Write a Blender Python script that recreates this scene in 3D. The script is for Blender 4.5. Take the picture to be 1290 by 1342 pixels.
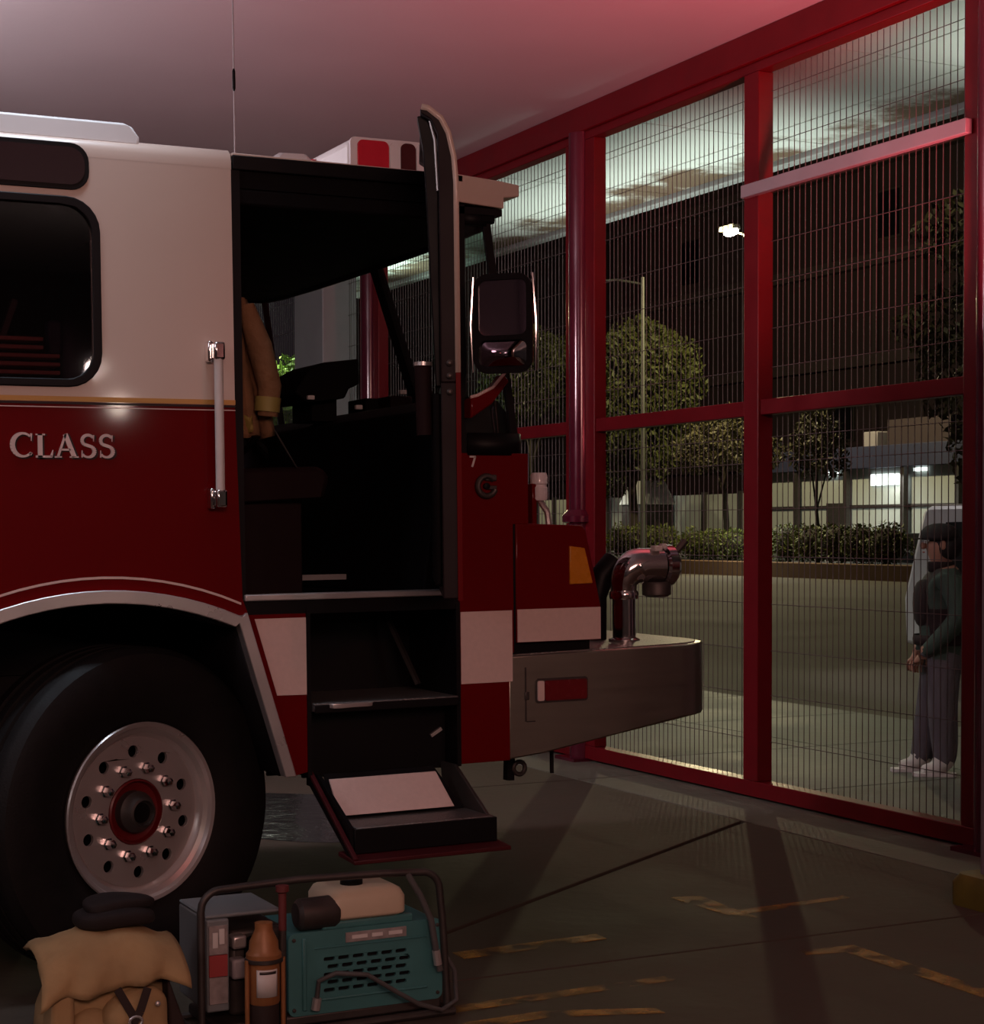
import bpy, bmesh, math, random
from math import sin, cos, pi, radians as R
from mathutils import Vector, Matrix, geometry
import numpy as np

for o in list(bpy.data.objects): bpy.data.objects.remove(o)
SC = bpy.context.scene
COL = SC.collection
random.seed(5)

# ------------------------------------------------------------------ camera
yaw, pit, rol = R(63.4157), R(-1.83), R(-.1638)
FPX, CY = 2344.83, 771.31
fw = Vector((cos(yaw)*cos(pit), sin(yaw)*cos(pit), sin(pit)))
rt = Vector((sin(yaw), -cos(yaw), 0)); up = rt.cross(fw)
r2 = cos(rol)*rt + sin(rol)*up; u2 = -sin(rol)*rt + cos(rol)*up
cd = bpy.data.cameras.new('camera'); cam = bpy.data.objects.new('camera', cd); COL.objects.link(cam)
mw = Matrix((r2, u2, -fw)).transposed().to_4x4(); mw.translation = (0, 0, 1.5); cam.matrix_world = mw
cd.sensor_fit = 'VERTICAL'; cd.sensor_height = 36; cd.lens = FPX*36/1342
cd.shift_y = (CY-671)/1342; cd.clip_end = 500; cd.clip_start = .05
SC.camera = cam

# ------------------------------------------------------------------ world, lights, exposure
SC.view_settings.view_transform = 'Standard'; SC.view_settings.look = 'None'
SC.view_settings.gamma = 1; SC.view_settings.use_curve_mapping = False
SC.view_settings.exposure = 0.0
w = bpy.data.worlds.new('night'); SC.world = w; w.use_nodes = True
w.node_tree.nodes['Background'].inputs[0].default_value = (.012, .007, .010, 1)
w.node_tree.nodes['Background'].inputs[1].default_value = 1.0

def light(name, kind, loc, energy, color, size=.3, sizey=None, aim=None, spread=None, blend=.5, rot=None):
    d = bpy.data.lights.new(name, kind); d.energy = energy; d.color = color
    if kind == 'AREA':
        d.shape = 'RECTANGLE'; d.size = size; d.size_y = sizey or size
        if spread: d.spread = R(spread)
    else:
        d.shadow_soft_size = size
        if kind == 'SPOT': d.spot_size = R(spread); d.spot_blend = blend
    o = bpy.data.objects.new(name, d); COL.objects.link(o); o.location = loc
    if rot is not None: o.rotation_euler = rot
    if aim is not None:
        o.rotation_euler = (Vector(aim)-Vector(loc)).to_track_quat('-Z', 'Y').to_euler()
    return o
# bay lamps and an added fill (all outside the frame)
light('bay_tube', 'POINT', (-.3, 9.2, 3.1), 290, (1, .84, .90), .35)
light('bay_tube', 'POINT', (-2.2, 4.2, 3.5), 40, (1, .88, .95), .35)
light('wall_lamp', 'POINT', (3.92, -3.2, 2.55), 26, (1, .80, .68), .07)
light('wall_lamp', 'POINT', (3.72, -3.2, 2.86), 12, (1, .86, .76), .07)
light('bay_lamp', 'AREA', (-.5, -3.5, 3.7), 145, (1, .55, .46), 2.4, 1.2, aim=(.8, 5.5, 1.6))
light('beacon', 'SPOT', (5.36, 5.62, 2.3), 330, (1, .13, .16), .12, aim=(4.5, 8.4, 4.5), spread=96, blend=1)
light('mirror_fill', 'POINT', (-6.6, -1.0, 3.5), 45, (1, .88, .86), .3)  # added unseen light, brightens the rear wall for the mirror's reflection
light('beacon', 'POINT', (3.6, 1.6, 2.6), 16, (1, .2, .18), .05)
light('roof_lamp_over_truck', 'AREA', (1.0, 5.5, 4.18), 4.6, (.74, .86, 1), 1.5, .3, rot=(R(14), 0, 0), spread=50)
# lamps outside, with added fills
light('soffit_lamp', 'AREA', (7.15, 11.6, 2.5), 30, (.84, 1, .90), .5, 4.2, rot=(pi, 0, 0), spread=90)
light('soffit_lamp', 'AREA', (7.1, 6.0, 2.7), 30, (.90, 1, .88), .5, 3.4, rot=(pi, 0, 0), spread=90)
light('path_lamp', 'SPOT', (6.5, 11.5, 4.0), 85, (.88, 1, .78), .2, aim=(9.2, 9.6, 0), spread=74, blend=.5)
light('path_lamp', 'SPOT', (6.5, 15.6, 4.0), 200, (.88, 1, .78), .2, aim=(8.6, 14.6, 0), spread=80, blend=.5)
light('van_fill', 'SPOT', (11.0, 20.5, 6.5), 700, (1, .93, .90), .3, aim=(12.6, 13.8, 1.2), spread=34, blend=.5)  # unseen spot added to pick out the parked van
light('street_lamp_light', 'POINT', (33.8, 50.9, 11.3), 4300, (1, .85, .48), .25)
light('street_lamp_light', 'POINT', (31.0, 76.0, 11.5), 3000, (1, .85, .48), .25)
light('canopy_light', 'AREA', (40.2, 50.0, 3.4), 380, (.92, 1, .92), .6, 16, aim=(40.5, 50.0, 0))
light('canopy_light', 'AREA', (40.0, 66.5, 3.6), 190, (.95, 1, .88), .8, 14, aim=(40.9, 66.5, 0))
light('tree_light', 'POINT', (18.6, 22.5, 8.8), 110, (1, .92, .6), .2)  # unseen fill hidden above the soffit edge, added to brighten the hanging foliage
light('soffit_lamp', 'AREA', (6.85, 16.6, 3.2), 30, (.84, 1, .90), .8, .8, aim=(6.7, 16.4, 4.2), spread=105)
light('tree_light', 'POINT', (6.74, 19.02, 3.58), 30, (.95, 1, .85), .10)

# ------------------------------------------------------------------ materials
def mat(name, col, rough=.5, metal=0, var=.12, scale=8, bump=0, coat=0, bscale=None, rvar=.1, spec=.5, col2=None, obj=True, stretch=None):
    m = bpy.data.materials.new(name); m.use_nodes = True
    nt = m.node_tree; n = nt.nodes; l = nt.links; b = n['Principled BSDF']
    tc = n.new('ShaderNodeTexCoord'); nz = n.new('ShaderNodeTexNoise')
    src = tc.outputs['Object']
    if stretch:
        mp = n.new('ShaderNodeMapping'); mp.inputs['Scale'].default_value = stretch
        l.new(src, mp.inputs['Vector']); src = mp.outputs['Vector']
    nz.inputs['Scale'].default_value = scale; nz.inputs['Detail'].default_value = 5
    l.new(src, nz.inputs['Vector'])
    mx = n.new('ShaderNodeMix'); mx.data_type = 'RGBA'
    c2 = col2 or tuple(max(0, c*(1-2*var)) for c in col)
    c1 = col if col2 else tuple(c*(1+var) for c in col)
    mx.inputs[6].default_value = (*c2, 1); mx.inputs[7].default_value = (*c1, 1)
    l.new(nz.outputs['Fac'], mx.inputs[0]); l.new(mx.outputs[2], b.inputs['Base Color'])
    mr = n.new('ShaderNodeMapRange'); mr.inputs[3].default_value = max(.02, rough-rvar); mr.inputs[4].default_value = min(1, rough+rvar)
    l.new(nz.outputs['Fac'], mr.inputs[0]); l.new(mr.outputs[0], b.inputs['Roughness'])
    b.inputs['Metallic'].default_value = metal; b.inputs['Specular IOR Level'].default_value = spec
    b.inputs['Coat Weight'].default_value = coat; b.inputs['Coat Roughness'].default_value = .06
    if bump:
        bn = n.new('ShaderNodeTexNoise'); bn.inputs['Scale'].default_value = bscale or scale*3; bn.inputs['Detail'].default_value = 4
        l.new(src, bn.inputs['Vector'])
        bp = n.new('ShaderNodeBump'); bp.inputs['Strength'].default_value = bump; bp.inputs['Distance'].default_value = .02
        l.new(bn.outputs['Fac'], bp.inputs['Height']); l.new(bp.outputs[0], b.inputs['Normal'])
    return m
def glass(name, col, rough=.0, mixt=.85):
    m = bpy.data.materials.new(name); m.use_nodes = True; nt = m.node_tree; n = nt.nodes; l = nt.links
    n.remove(n['Principled BSDF']); out = n['Material Output']
    tr = n.new('ShaderNodeBsdfTransparent'); tr.inputs[0].default_value = (*col, 1)
    gl = n.new('ShaderNodeBsdfGlossy'); gl.inputs['Roughness'].default_value = .02; gl.inputs[0].default_value = (1, 1, 1, 1)
    lw = n.new('ShaderNodeLayerWeight'); pw = n.new('ShaderNodeMath'); pw.operation = 'POWER'; pw.inputs[1].default_value = 5
    fr = n.new('ShaderNodeMath'); fr.operation = 'MULTIPLY_ADD'; fr.inputs[1].default_value = .7; fr.inputs[2].default_value = .045
    l.new(lw.outputs['Facing'], pw.inputs[0]); l.new(pw.outputs[0], fr.inputs[0])
    ms = n.new('ShaderNodeMixShader'); l.new(fr.outputs[0], ms.inputs[0]); l.new(tr.outputs[0], ms.inputs[1]); l.new(gl.outputs[0], ms.inputs[2])
    l.new(ms.outputs[0], out.inputs[0]); return m
def emit(name, col, s):
    m = bpy.data.materials.new(name); m.use_nodes = True; b = m.node_tree.nodes['Principled BSDF']
    b.inputs['Base Color'].default_value = (*col, 1); b.inputs['Emission Color'].default_value = (*col, 1); b.inputs['Emission Strength'].default_value = s
    return m
M = {}
M['cream'] = mat('cream_paint', (.62, .49, .42), .30, 0, .02, 3, coat=.3, rvar=.03)
M['red'] = mat('red_paint', (.135, .0009, .0022), .42, 0, .05, 3, coat=.22, rvar=.03, spec=.06)
M['white_paint'] = mat('white_paint', (.80, .80, .80), .4, 0, .03, 4)
M['gold'] = mat('gold_stripe', (.50, .27, .07), .35, .2, .05, 5)
M['reflect'] = mat('reflective_tape', (.74, .56, .52), .5, 0, .05, 60, bump=.05)
M['black'] = mat('black_trim', (.005, .004, .005), .5, 0, .1, 8, spec=.18)
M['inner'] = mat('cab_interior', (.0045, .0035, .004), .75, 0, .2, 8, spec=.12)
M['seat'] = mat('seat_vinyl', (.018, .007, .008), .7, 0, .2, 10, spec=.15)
M['rubber'] = mat('rubber', (.008, .0065, .0065), .62, 0, .25, 14, spec=.25, bump=.1, bscale=120)
M['alu'] = mat('polished_aluminium', (.74, .69, .68), .30, .72, .06, 6, rvar=.08)
M['chrome'] = mat('chrome', (.72, .68, .68), .10, 1, .04, 5, rvar=.05)
M['stainless'] = mat('stainless', (.48, .44, .37), .36, 1, .06, 5, rvar=.08, stretch=(1, 8, 8))
M['plate'] = mat('tread_plate', (.30, .28, .27), .45, .9, .2, 60, bump=.5, bscale=90)
M['steel'] = mat('dark_steel', (.10, .085, .08), .5, .7, .25, 12)
M['amber'] = mat('amber_lens', (.62, .22, .012), .28, 0, .06, 30)
M['redlens'] = mat('red_lens', (.62, .012, .035), .2, 0, .06, 30, coat=.5)
M['clear'] = mat('frosted_lens', (.80, .76, .78), .25, 0, .04, 20, coat=.3)
M['windshield'] = glass('green_glass', (.74, .90, .84))
M['tint'] = glass('tinted_glass', (.62, .50, .53))
M['mirror'] = mat('mirror_glass', (.55, .50, .52), .03, 1, .02, 2, rvar=.01)
M['gatered'] = mat('gate_red', (.165, .004, .009), .38, 0, .15, 6, bump=.03, spec=.3)
M['colred'] = mat('column_red', (.12, .010, .028), .17, .2, .12, 5, coat=.4)
M['wire'] = mat('mesh_wire', (.15, .115, .11), .5, .2, .1, 4)
M['railgrey'] = mat('rail_grey', (.40, .36, .38), .5, .1, .08, 5)
M['ceil'] = mat('ceiling_plaster', (.60, .58, .60), .8, 0, .04, 1.2, bump=.04, bscale=30)
M['wall'] = mat('bay_wall', (.15, .13, .13), .8, 0, .06, 2, bump=.05)
M['concrete'] = mat('floor_concrete', (.105, .080, .062), .74, 0, .32, 1.1, bump=.12, bscale=14, rvar=.14, spec=.15, col2=(.050, .038, .030))
M['strip'] = mat('apron_concrete', (.17, .17, .135), .7, 0, .25, 2.2, bump=.2, bscale=16, rvar=.14, spec=.15)
M['joint'] = mat('floor_joint', (.02, .016, .014), .9)
M['pave'] = mat('pavement_concrete', (.20, .20, .165), .6, 0, .3, 1.5, bump=.3, bscale=6, rvar=.2, spec=.15)
M['road'] = mat('road_asphalt', (.085, .068, .042), .8, 0, .12, .4, bump=.2, bscale=20)
M['kerb'] = mat('planter_wall', (.17, .085, .036), .8, 0, .2, 1.5, bump=.2)
M['earth'] = mat('earth', (.03, .022, .015), .9, 0, .2, 3)
M['soffit'] = mat('soffit_paint', (.34, .33, .32), .7, 0, .06, 2)
M['pillar'] = mat('pillar_paint', (.26, .20, .24), .45, 0, .12, 3)
M['yellow'] = mat('yellow_base_paint', (.16, .12, .015), .6, 0, .3, 9, bump=.15)
M['tower'] = mat('dark_facade', (.034, .016, .020), .8, 0, .2, .3)
M['slab'] = mat('dark_slab', (.055, .034, .036), .8, 0, .2, .4)
M['blue'] = mat('blue_fascia', (.035, .038, .085), .6, 0, .1, .5)
M['pale'] = mat('pale_wall', (.40, .42, .40), .8, 0, .08, .6)
M['bark'] = mat('bark', (.045, .032, .020), .9, 0, .3, 9, bump=.4)
M['leaf'] = mat('leaf_green', (.075, .085, .014), .6, 0, .45, .9)
M['leafd'] = mat('leaf_olive', (.085, .072, .026), .6, 0, .4, .9)
M['leafb'] = mat('leaf_bright', (.22, .33, .03), .6, 0, .35, 1.5)
M['hedge'] = mat('hedge_green', (.12, .14, .016), .6, 0, .4, .9)
M['lampglow'] = emit('lamp_glow', (1, .96, .85), 30)
M['panelglow'] = emit('panel_glow', (.9, 1, .96), 2.6)
M['teal'] = mat('teal_paint', (.06, .20, .205), .45, 0, .12, 9, bump=.03)
M['cap_cream'] = mat('tank_cream', (.62, .50, .36), .45, 0, .06, 8)
M['tan'] = mat('tan_canvas', (.45, .30, .145), .9, 0, .22, 9, bump=.18, bscale=22)
M['tan2'] = mat('coat_tan', (.26, .13, .06), .9, 0, .25, 7, bump=.4, bscale=30)
M['lime'] = mat('lime_strip', (.34, .26, .07), .6, 0, .08, 20)
M['strap'] = mat('dark_strap', (.03, .016, .014), .8, 0, .2, 20)
M['can'] = mat('canister_paint', (.36, .15, .055), .45, .1, .2, 10)
M['label'] = mat('paper_label', (.70, .66, .64), .6, 0, .06, 20)
M['labelgrey'] = mat('worn_label', (.35, .30, .29), .6, 0, .35, 30)
M['redlabel'] = mat('red_label', (.36, .045, .045), .6, 0, .08, 12)
M['redgrip'] = mat('dull_red_grip', (.16, .03, .03), .6, 0, .2, 20)
M['greybox'] = mat('grey_panel', (.20, .22, .23), .5, 0, .12, 9)
M['hose'] = mat('grey_hose', (.09, .085, .085), .55, 0, .15, 12)
M['skin'] = mat('skin', (.42, .22, .15), .6, 0, .08, 20)
M['sleeve'] = mat('green_sleeve', (.045, .075, .058), .9, 0, .15, 20)
M['vest'] = mat('dark_vest', (.018, .008, .009), .9, 0, .2, 20)
M['jeans'] = mat('grey_trousers', (.115, .10, .115), .9, 0, .18, 15)
M['shoe'] = mat('white_shoe', (.65, .62, .58), .6, 0, .06, 20)
M['hair'] = mat('cap_black', (.012, .007, .008), .8, 0, .2, 30)
M['polegrey'] = mat('lamp_pole', (.10, .10, .085), .6, .3, .1, 3)
M['maroon'] = mat('dark_maroon', (.07, .006, .009), .5, 0, .15, 8, spec=.3)
M['van'] = mat('van_paint', (.52, .50, .52), .4, 0, .04, 3)
M['letters'] = mat('silver_letters', (.66, .52, .50), .35, .2, .06, 12)
M['slat'] = mat('slat_tan', (.55, .26, .20), .6, 0, .15, 12)
def worn_yellow():
    m = mat('worn_yellow', (.50, .25, .02), .6, 0, .2, 9); nt = m.node_tree; n = nt.nodes; l = nt.links
    b = n['Principled BSDF']; tc = n.new('ShaderNodeTexCoord'); nz = n.new('ShaderNodeTexNoise'); nz.inputs['Scale'].default_value = 7; nz.inputs['Detail'].default_value = 8
    cr = n.new('ShaderNodeMapRange'); cr.inputs[1].default_value = .40; cr.inputs[2].default_value = .66; cr.inputs[4].default_value = .8
    l.new(tc.outputs['Object'], nz.inputs['Vector']); l.new(nz.outputs['Fac'], cr.inputs[0]); l.new(cr.outputs[0], b.inputs['Alpha']); return m
M['line'] = worn_yellow()
def stained():
    m = mat('stained_soffit', (.62, .62, .58), .75, 0, .05, 2); nt = m.node_tree; n = nt.nodes; l = nt.links; b = n['Principled BSDF']
    old = b.inputs['Base Color'].links[0].from_socket
    tc = n.new('ShaderNodeTexCoord'); sp = n.new('ShaderNodeSeparateXYZ'); l.new(tc.outputs['Object'], sp.inputs[0])
    nz = n.new('ShaderNodeTexNoise'); nz.inputs['Scale'].default_value = 1.6; nz.inputs['Detail'].default_value = 7; nz.inputs['Roughness'].default_value = .65
    l.new(tc.outputs['Object'], nz.inputs['Vector'])
    ra = n.new('ShaderNodeMapRange'); ra.inputs[1].default_value = 6.7; ra.inputs[2].default_value = 7.5; ra.inputs[3].default_value = -.22; ra.inputs[4].default_value = .12
    l.new(sp.outputs[0], ra.inputs[0])
    ad = n.new('ShaderNodeMath'); l.new(nz.outputs['Fac'], ad.inputs[0]); l.new(ra.outputs[0], ad.inputs[1])
    th = n.new('ShaderNodeMapRange'); th.inputs[1].default_value = .47; th.inputs[2].default_value = .60; l.new(ad.outputs[0], th.inputs[0])
    mx = n.new('ShaderNodeMix'); mx.data_type = 'RGBA'; l.new(th.outputs[0], mx.inputs[0]); l.new(old, mx.inputs[6]); mx.inputs[7].default_value = (.14, .085, .05, 1)
    l.new(mx.outputs[2], b.inputs['Base Color']); return m
M['stain'] = stained()

# ------------------------------------------------------------------ mesh helpers
class MB:
    def __init__(s): s.v = []; s.f = []
    def add(s, v, f):
        k = len(s.v); s.v += [tuple(p) for p in v]; s.f += [tuple(i+k for i in q) for q in f]; return s
    def box(s, x0, x1, y0, y1, z0, z1):
        return s.add([(x, y, z) for x in (x0, x1) for y in (y0, y1) for z in (z0, z1)],
                     [(0, 1, 3, 2), (4, 6, 7, 5), (0, 4, 5, 1), (2, 3, 7, 6), (0, 2, 6, 4), (1, 5, 7, 3)])
    def bar(s, p, q, w, h, upv=(0, 0, 1)):
        p, q = Vector(p), Vector(q); d = (q-p).normalized(); u = Vector(upv); sd = d.cross(u).normalized(); u = sd.cross(d)
        c = [p+sd*a*w/2+u*b*h/2 for a, b in ((-1, -1), (1, -1), (1, 1), (-1, 1))]
        return s.add(c+[x+(q-p) for x in c], [(0, 1, 2, 3), (7, 6, 5, 4), (0, 4, 5, 1), (1, 5, 6, 2), (2, 6, 7, 3), (3, 7, 4, 0)])
    def prism(s, poly, ax, a, b, holes=()):
        loops = [list(poly)]+[list(h) for h in holes]
        def P(p, t): return {'x': (t, p[0], p[1]), 'y': (p[0], t, p[1]), 'z': (p[0], p[1], t)}[ax]
        flat = [p for L in loops for p in L]; n = len(flat)
        tris = geometry.tessellate_polygon([[Vector((p[0], p[1], 0)) for p in L] for L in loops]) if (holes or len(poly) > 4) else [(0, 1, 2, 3)[:len(poly)]]
        f = [tuple(t) for t in tris]+[tuple(i+n for i in reversed(t)) for t in tris]
        k = 0
        for L in loops:
            m = len(L)
            for i in range(m): f.append((k+i, k+(i+1) % m, k+(i+1) % m+n, k+i+n))
            k += m
        return s.add([P(p, a) for p in flat]+[P(p, b) for p in flat], f)
    def loft(s, rings, closed=True, caps=True):
        n = len(rings[0]); v = [p for r in rings for p in r]; f = []
        for j in range(len(rings)-1):
            for i in range(n if closed else n-1):
                f.append((j*n+i, j*n+(i+1) % n, (j+1)*n+(i+1) % n, (j+1)*n+i))
        if caps and closed: f += [tuple(range(n)), tuple(range((len(rings)-1)*n, len(rings)*n))]
        return s.add(v, f)
    def tube(s, pts, r, n=10, caps=True):
        pts = [Vector(p) for p in pts]; rings = []; ref = None
        for i, p in enumerate(pts):
            d = (pts[min(i+1, len(pts)-1)]-pts[max(i-1, 0)]).normalized()
            if ref is None: ref = d.orthogonal().normalized()
            ref = (ref-d*ref.dot(d)).normalized(); b = d.cross(ref)
            rr = r[i] if isinstance(r, (list, tuple)) else r
            rings.append([p+ref*rr*cos(2*pi*k/n)+b*rr*sin(2*pi*k/n) for k in range(n)])
        return s.loft(rings, True, caps)
    def lathe(s, prof, n=32, ax='z', c=(0, 0, 0), caps=True):
        rings = []
        for r, h in prof:
            ring = []
            for k in range(n):
                a = 2*pi*k/n; x, y = r*cos(a), r*sin(a)
                ring.append({'z': (c[0]+x, c[1]+y, c[2]+h), 'y': (c[0]+x, c[1]+h, c[2]+y), 'x': (c[0]+h, c[1]+x, c[2]+y)}[ax])
            rings.append(ring)
        return s.loft(rings, True, caps)
    def ell(s, c, rx, ry, rz, n=16, m=10, e=1.0):
        rings = []
        def sg(v): return math.copysign(abs(v)**e, v)
        for j in range(m+1):
            t = pi*(j/m)-pi/2; t = max(min(t, pi/2-.02), -pi/2+.02)
            rings.append([(c[0]+rx*sg(cos(t))*sg(cos(2*pi*k/n)), c[1]+ry*sg(cos(t))*sg(sin(2*pi*k/n)), c[2]+rz*sg(sin(t))) for k in range(n)])
        return s.loft(rings)

def obj(name, mb, material, parent=None, bevel=0, smooth=35, solid=0, seg=2, loc=None, rot=None):
    me = bpy.data.meshes.new(name); me.from_pydata([tuple(p) for p in mb.v], [], mb.f)
    bm = bmesh.new(); bm.from_mesh(me); bmesh.ops.recalc_face_normals(bm, faces=bm.faces[:]); bm.to_mesh(me); bm.free()
    if smooth:
        for p in me.polygons: p.use_smooth = True
        me.set_sharp_from_angle(angle=R(smooth))
    me.materials.append(M[material] if isinstance(material, str) else material)
    o = bpy.data.objects.new(name, me); COL.objects.link(o)
    if parent: o.parent = parent
    if loc: o.location = loc
    if rot: o.rotation_euler = rot
    if solid:
        md = o.modifiers.new('thick', 'SOLIDIFY'); md.thickness = solid; md.offset = 0
    if bevel:
        md = o.modifiers.new('bev', 'BEVEL'); md.width = bevel; md.segments = seg; md.limit_method = 'ANGLE'; md.angle_limit = R(40); md.harden_normals = False
    return o
def tag(o, label=None, cat=None, group=None, kind=None):
    if label: o['label'] = label
    if cat: o['category'] = cat
    if group: o['group'] = group
    if kind: o['kind'] = kind
    return o
def thing(name, loc, label, cat, group=None, rot=None):
    o = bpy.data.objects.new(name, None); COL.objects.link(o); o.location = loc; o.empty_display_size = .1
    if rot: o.rotation_euler = rot
    return tag(o, label, cat, group)
def struct(name, mb, m, parent=None, **k):
    o = obj(name, mb, m, parent, **k)
    if not parent: o['kind'] = 'structure'
    return o
def B(*a): return MB().box(*a)
def rr(x0, x1, z0, z1, r, n=6):
    out = []
    for cx, cz, a0 in ((x1-r, z1-r, 0), (x0+r, z1-r, 90), (x0+r, z0+r, 180), (x1-r, z0+r, 270)):
        for i in range(n+1):
            a = R(a0+90*i/n); out.append((cx+r*cos(a), cz+r*sin(a)))
    return out
def circ(cx, cz, r, n=16): return [(cx+r*cos(2*pi*i/n), cz+r*sin(2*pi*i/n)) for i in range(n)]

# ------------------------------------------------------------------ bay: floor, ceiling, walls
FX = 5.81                                        # plane of the street gates
fl = struct('floor', B(-9, 5.95, -7.5, 18, -.12, -.014), 'joint')
g = .007
def slab(poly, m='concrete'):
    cx = sum(p[0] for p in poly)/len(poly); cy = sum(p[1] for p in poly)/len(poly)
    q = [(p[0]+(g if p[0] < cx else -g), p[1]+(g if p[1] < cy else -g)) for p in poly]
    return obj('slab', MB().prism(q, 'z', -.03, 0), m, fl, bevel=.004, smooth=0)
ys = [-7.5, -3.6, .9, 5.36, 9.4, 13.6, 18]; xs = [-9, -4.4, -.3, 1.8, 5.28]
for i in range(len(ys)-1):
    for j in range(len(xs)-1):
        if (i, j) == (3, 3):
            slab([(1.8, 5.36), (5.28, 7.66), (5.28, 9.4), (1.8, 9.4)])
            slab([(1.84, 5.36), (5.28, 5.36), (5.28, 7.63)])
        else: slab([(xs[j], ys[i]), (xs[j+1], ys[i]), (xs[j+1], ys[i+1]), (xs[j], ys[i+1])])
    slab([(5.28, ys[i]), (5.95, ys[i]), (5.95, ys[i+1]), (5.28, ys[i+1])], 'strip')
for poly in ([(2.30, 5.00), (3.20, 5.03), (3.20, 5.09), (2.30, 5.07)], [(2.2, 4.80), (2.62, 4.82), (2.95, 4.70), (2.95, 4.76), (2.62, 4.89), (2.2, 4.88)],
             [(3.96, 3.6), (4.04, 3.6), (4.04, 5.16), (3.82, 5.18), (3.80, 5.12), (3.95, 5.09)], [(3.93, 5.70), (4.0, 5.69), (4.03, 6.15), (3.90, 6.18)],
             [(2.7, 5.62), (3.3, 5.66), (3.3, 5.74), (2.7, 5.72)], [(4.0, 5.78), (4.55, 5.84), (4.55, 5.88), (4.0, 5.85)]):
    obj('painted_line', MB().prism(poly, 'z', .0005, .0025), 'line', fl, smooth=0)
pud = [(2.0+.62*cos(a)*(1+.18*sin(3*a)), 6.95+.62*sin(a)*(1+.15*cos(4*a))) for a in [2*pi*i/40 for i in range(40)]]
obj('puddle', MB().prism([(x*1.3+.70, y*1.25+.2) for x, y in pud], 'z', .0004, .0018), mat('puddle_water', (.02, .02, .016), .12, 0, .2, 6, bump=.25, bscale=9, rvar=.06), fl, smooth=0)
struct('ceiling', B(-9, FX+.1, -7.5, 18, 4.25, 4.4), 'ceil')
struct('wall_back', B(-9, FX+.1, -7.7, -7.5, 0, 4.3), 'wall')
struct('wall_rear', B(-9.2, -9, -7.7, 18.2, 0, 4.3), 'wall')
wr = bpy.data.objects['wall_rear']
for a, b_ in (((-8.9, -1.3, 0), (-8.9, -1.3, 4.25)), ((-8.9, .3, 4.0), (-8.9, -3.0, 1.0)), ((-8.9, -3.2, 0), (-8.9, -3.2, 4.25)), ((-8.9, 1.6, 0), (-8.9, 1.6, 4.25))): obj('brace', MB().bar(a, b_, .22, .16, (1, 0, 0)), 'railgrey', wr)
struct('wall_left', B(-9, FX+.1, 18, 18.2, 0, 4.3), 'wall')
struct('wall_front', B(FX-.1, FX+.1, -7.5, 2.6, 0, 4.25), 'wall')
struct('trim_1', B(FX-.07, FX+.07, 2.6, 18, 4.085, 4.25), 'gatered', bevel=.006)
# round columns
def column(y, collar=False):
    c = struct('column', MB().lathe([(.08, 0), (.08, 4.085)], 32, 'z', (FX-.03, y, 0)), 'colred')
    if collar: obj('collar', MB().lathe([(.09, 1.55), (.125, 1.56), (.125, 1.60), (.09, 1.64)], 32, 'z', (FX-.03, y, 0)), 'colred', c)
    obj('foot_plate', B(FX-.16, FX+.10, y-.13, y+.13, 0, .02), 'colred', c)
for y in (2.72, 6.37, 10.24, 13.8, 17.3): column(y, y == 10.24)
# near pillar with a yellow foot at the frame's edge
struct('pillar', MB().prism(rr(4.93, 5.23, 5.17, 5.51, .03), 'z', .125, 4.25), 'pillar')
struct('pillar_foot', MB().loft([rz for rz in [[(x, y, z) for x, y in rr(4.86-.02*k, 5.28+.02*k, 5.09-.02*k, 5.57+.02*k, .06)] for k, z in ((1, 0), (1, .09), (0, .125))]]), 'yellow')
# steel gates between the columns, each wire a part
WZ = [.32, .58, .83, 1.09, 1.355, 1.62, 1.88, 2.02, 2.406, 2.62, 2.88, 3.10, 3.37, 3.64, 3.925]
def gate(y0, y1, mull, label, cross=None):
    t = thing('mesh_gate', (FX, (y0+y1)/2, 0), label, 'gate', 'red mesh gates on the street side')
    oy = (y0+y1)/2
    def b(n, *a, m='gatered', **k): return obj(n, B(*a), m, t, bevel=k.get('bevel', .005))
    b('bottom_rail', -.05, .05, y0-oy, y1-oy, .012, .10); b('top_rail', -.045, .045, y0-oy, y1-oy, 4.03, 4.085)
    b('stile', -.045, .045, y0-oy, y0-oy+.10, .10, 4.03); b('stile', -.045, .045, y1-oy-.12, y1-oy, .10, 4.03)
    segs = [y0+.10, y1-.12]
    if mull: b('mullion', -.05, .05, mull-.07-oy, mull+.07-oy, .10, 4.03); segs = [y0+.10, mull-.07, mull+.07, y1-.12]
    for a, c in zip(segs[::2], segs[1::2]): b('mid_rail', -.035, .035, a-oy, c-oy, 2.14, 2.225)
    wire = MB().tube([(0, 0, .10), (0, 0, 4.03)], .0027, 5)
    me = None
    for a, c in zip(segs[::2], segs[1::2]):
        n = int(round((c-a)/.05))
        for i in range(1, n):
            y = a+(c-a)*i/n
            if me is None: o = obj('wire', wire, 'wire', t); me = o.data
            else: o = bpy.data.objects.new('wire', me); COL.objects.link(o); o.parent = t
            o.location = (.045, y-oy, 0)
        for z in WZ:
            obj('cross_wire', MB().tube([(.038, a-oy, z), (.038, c-oy, z)], .0022, 5), 'wire', t)
    if cross: obj('cross_bar', B(-.09, -.05, cross[0]-oy, cross[1]-oy, 3.345, 3.415), 'railgrey', t, bevel=.004)
    return t
gate(6.46, 10.16, 8.285, 'wide red double mesh gate with grey cross bar, behind the chrome bumper', (6.50, 8.33))
gate(10.32, 13.71, None, 'red mesh gate panel behind the truck cab, left of the round column')
gate(13.89, 17.2, None, 'red mesh gate panel seen through the truck windshield')
gate(2.82, 6.28, 4.6, 'red mesh gate panel hidden behind the near pillar')
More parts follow.
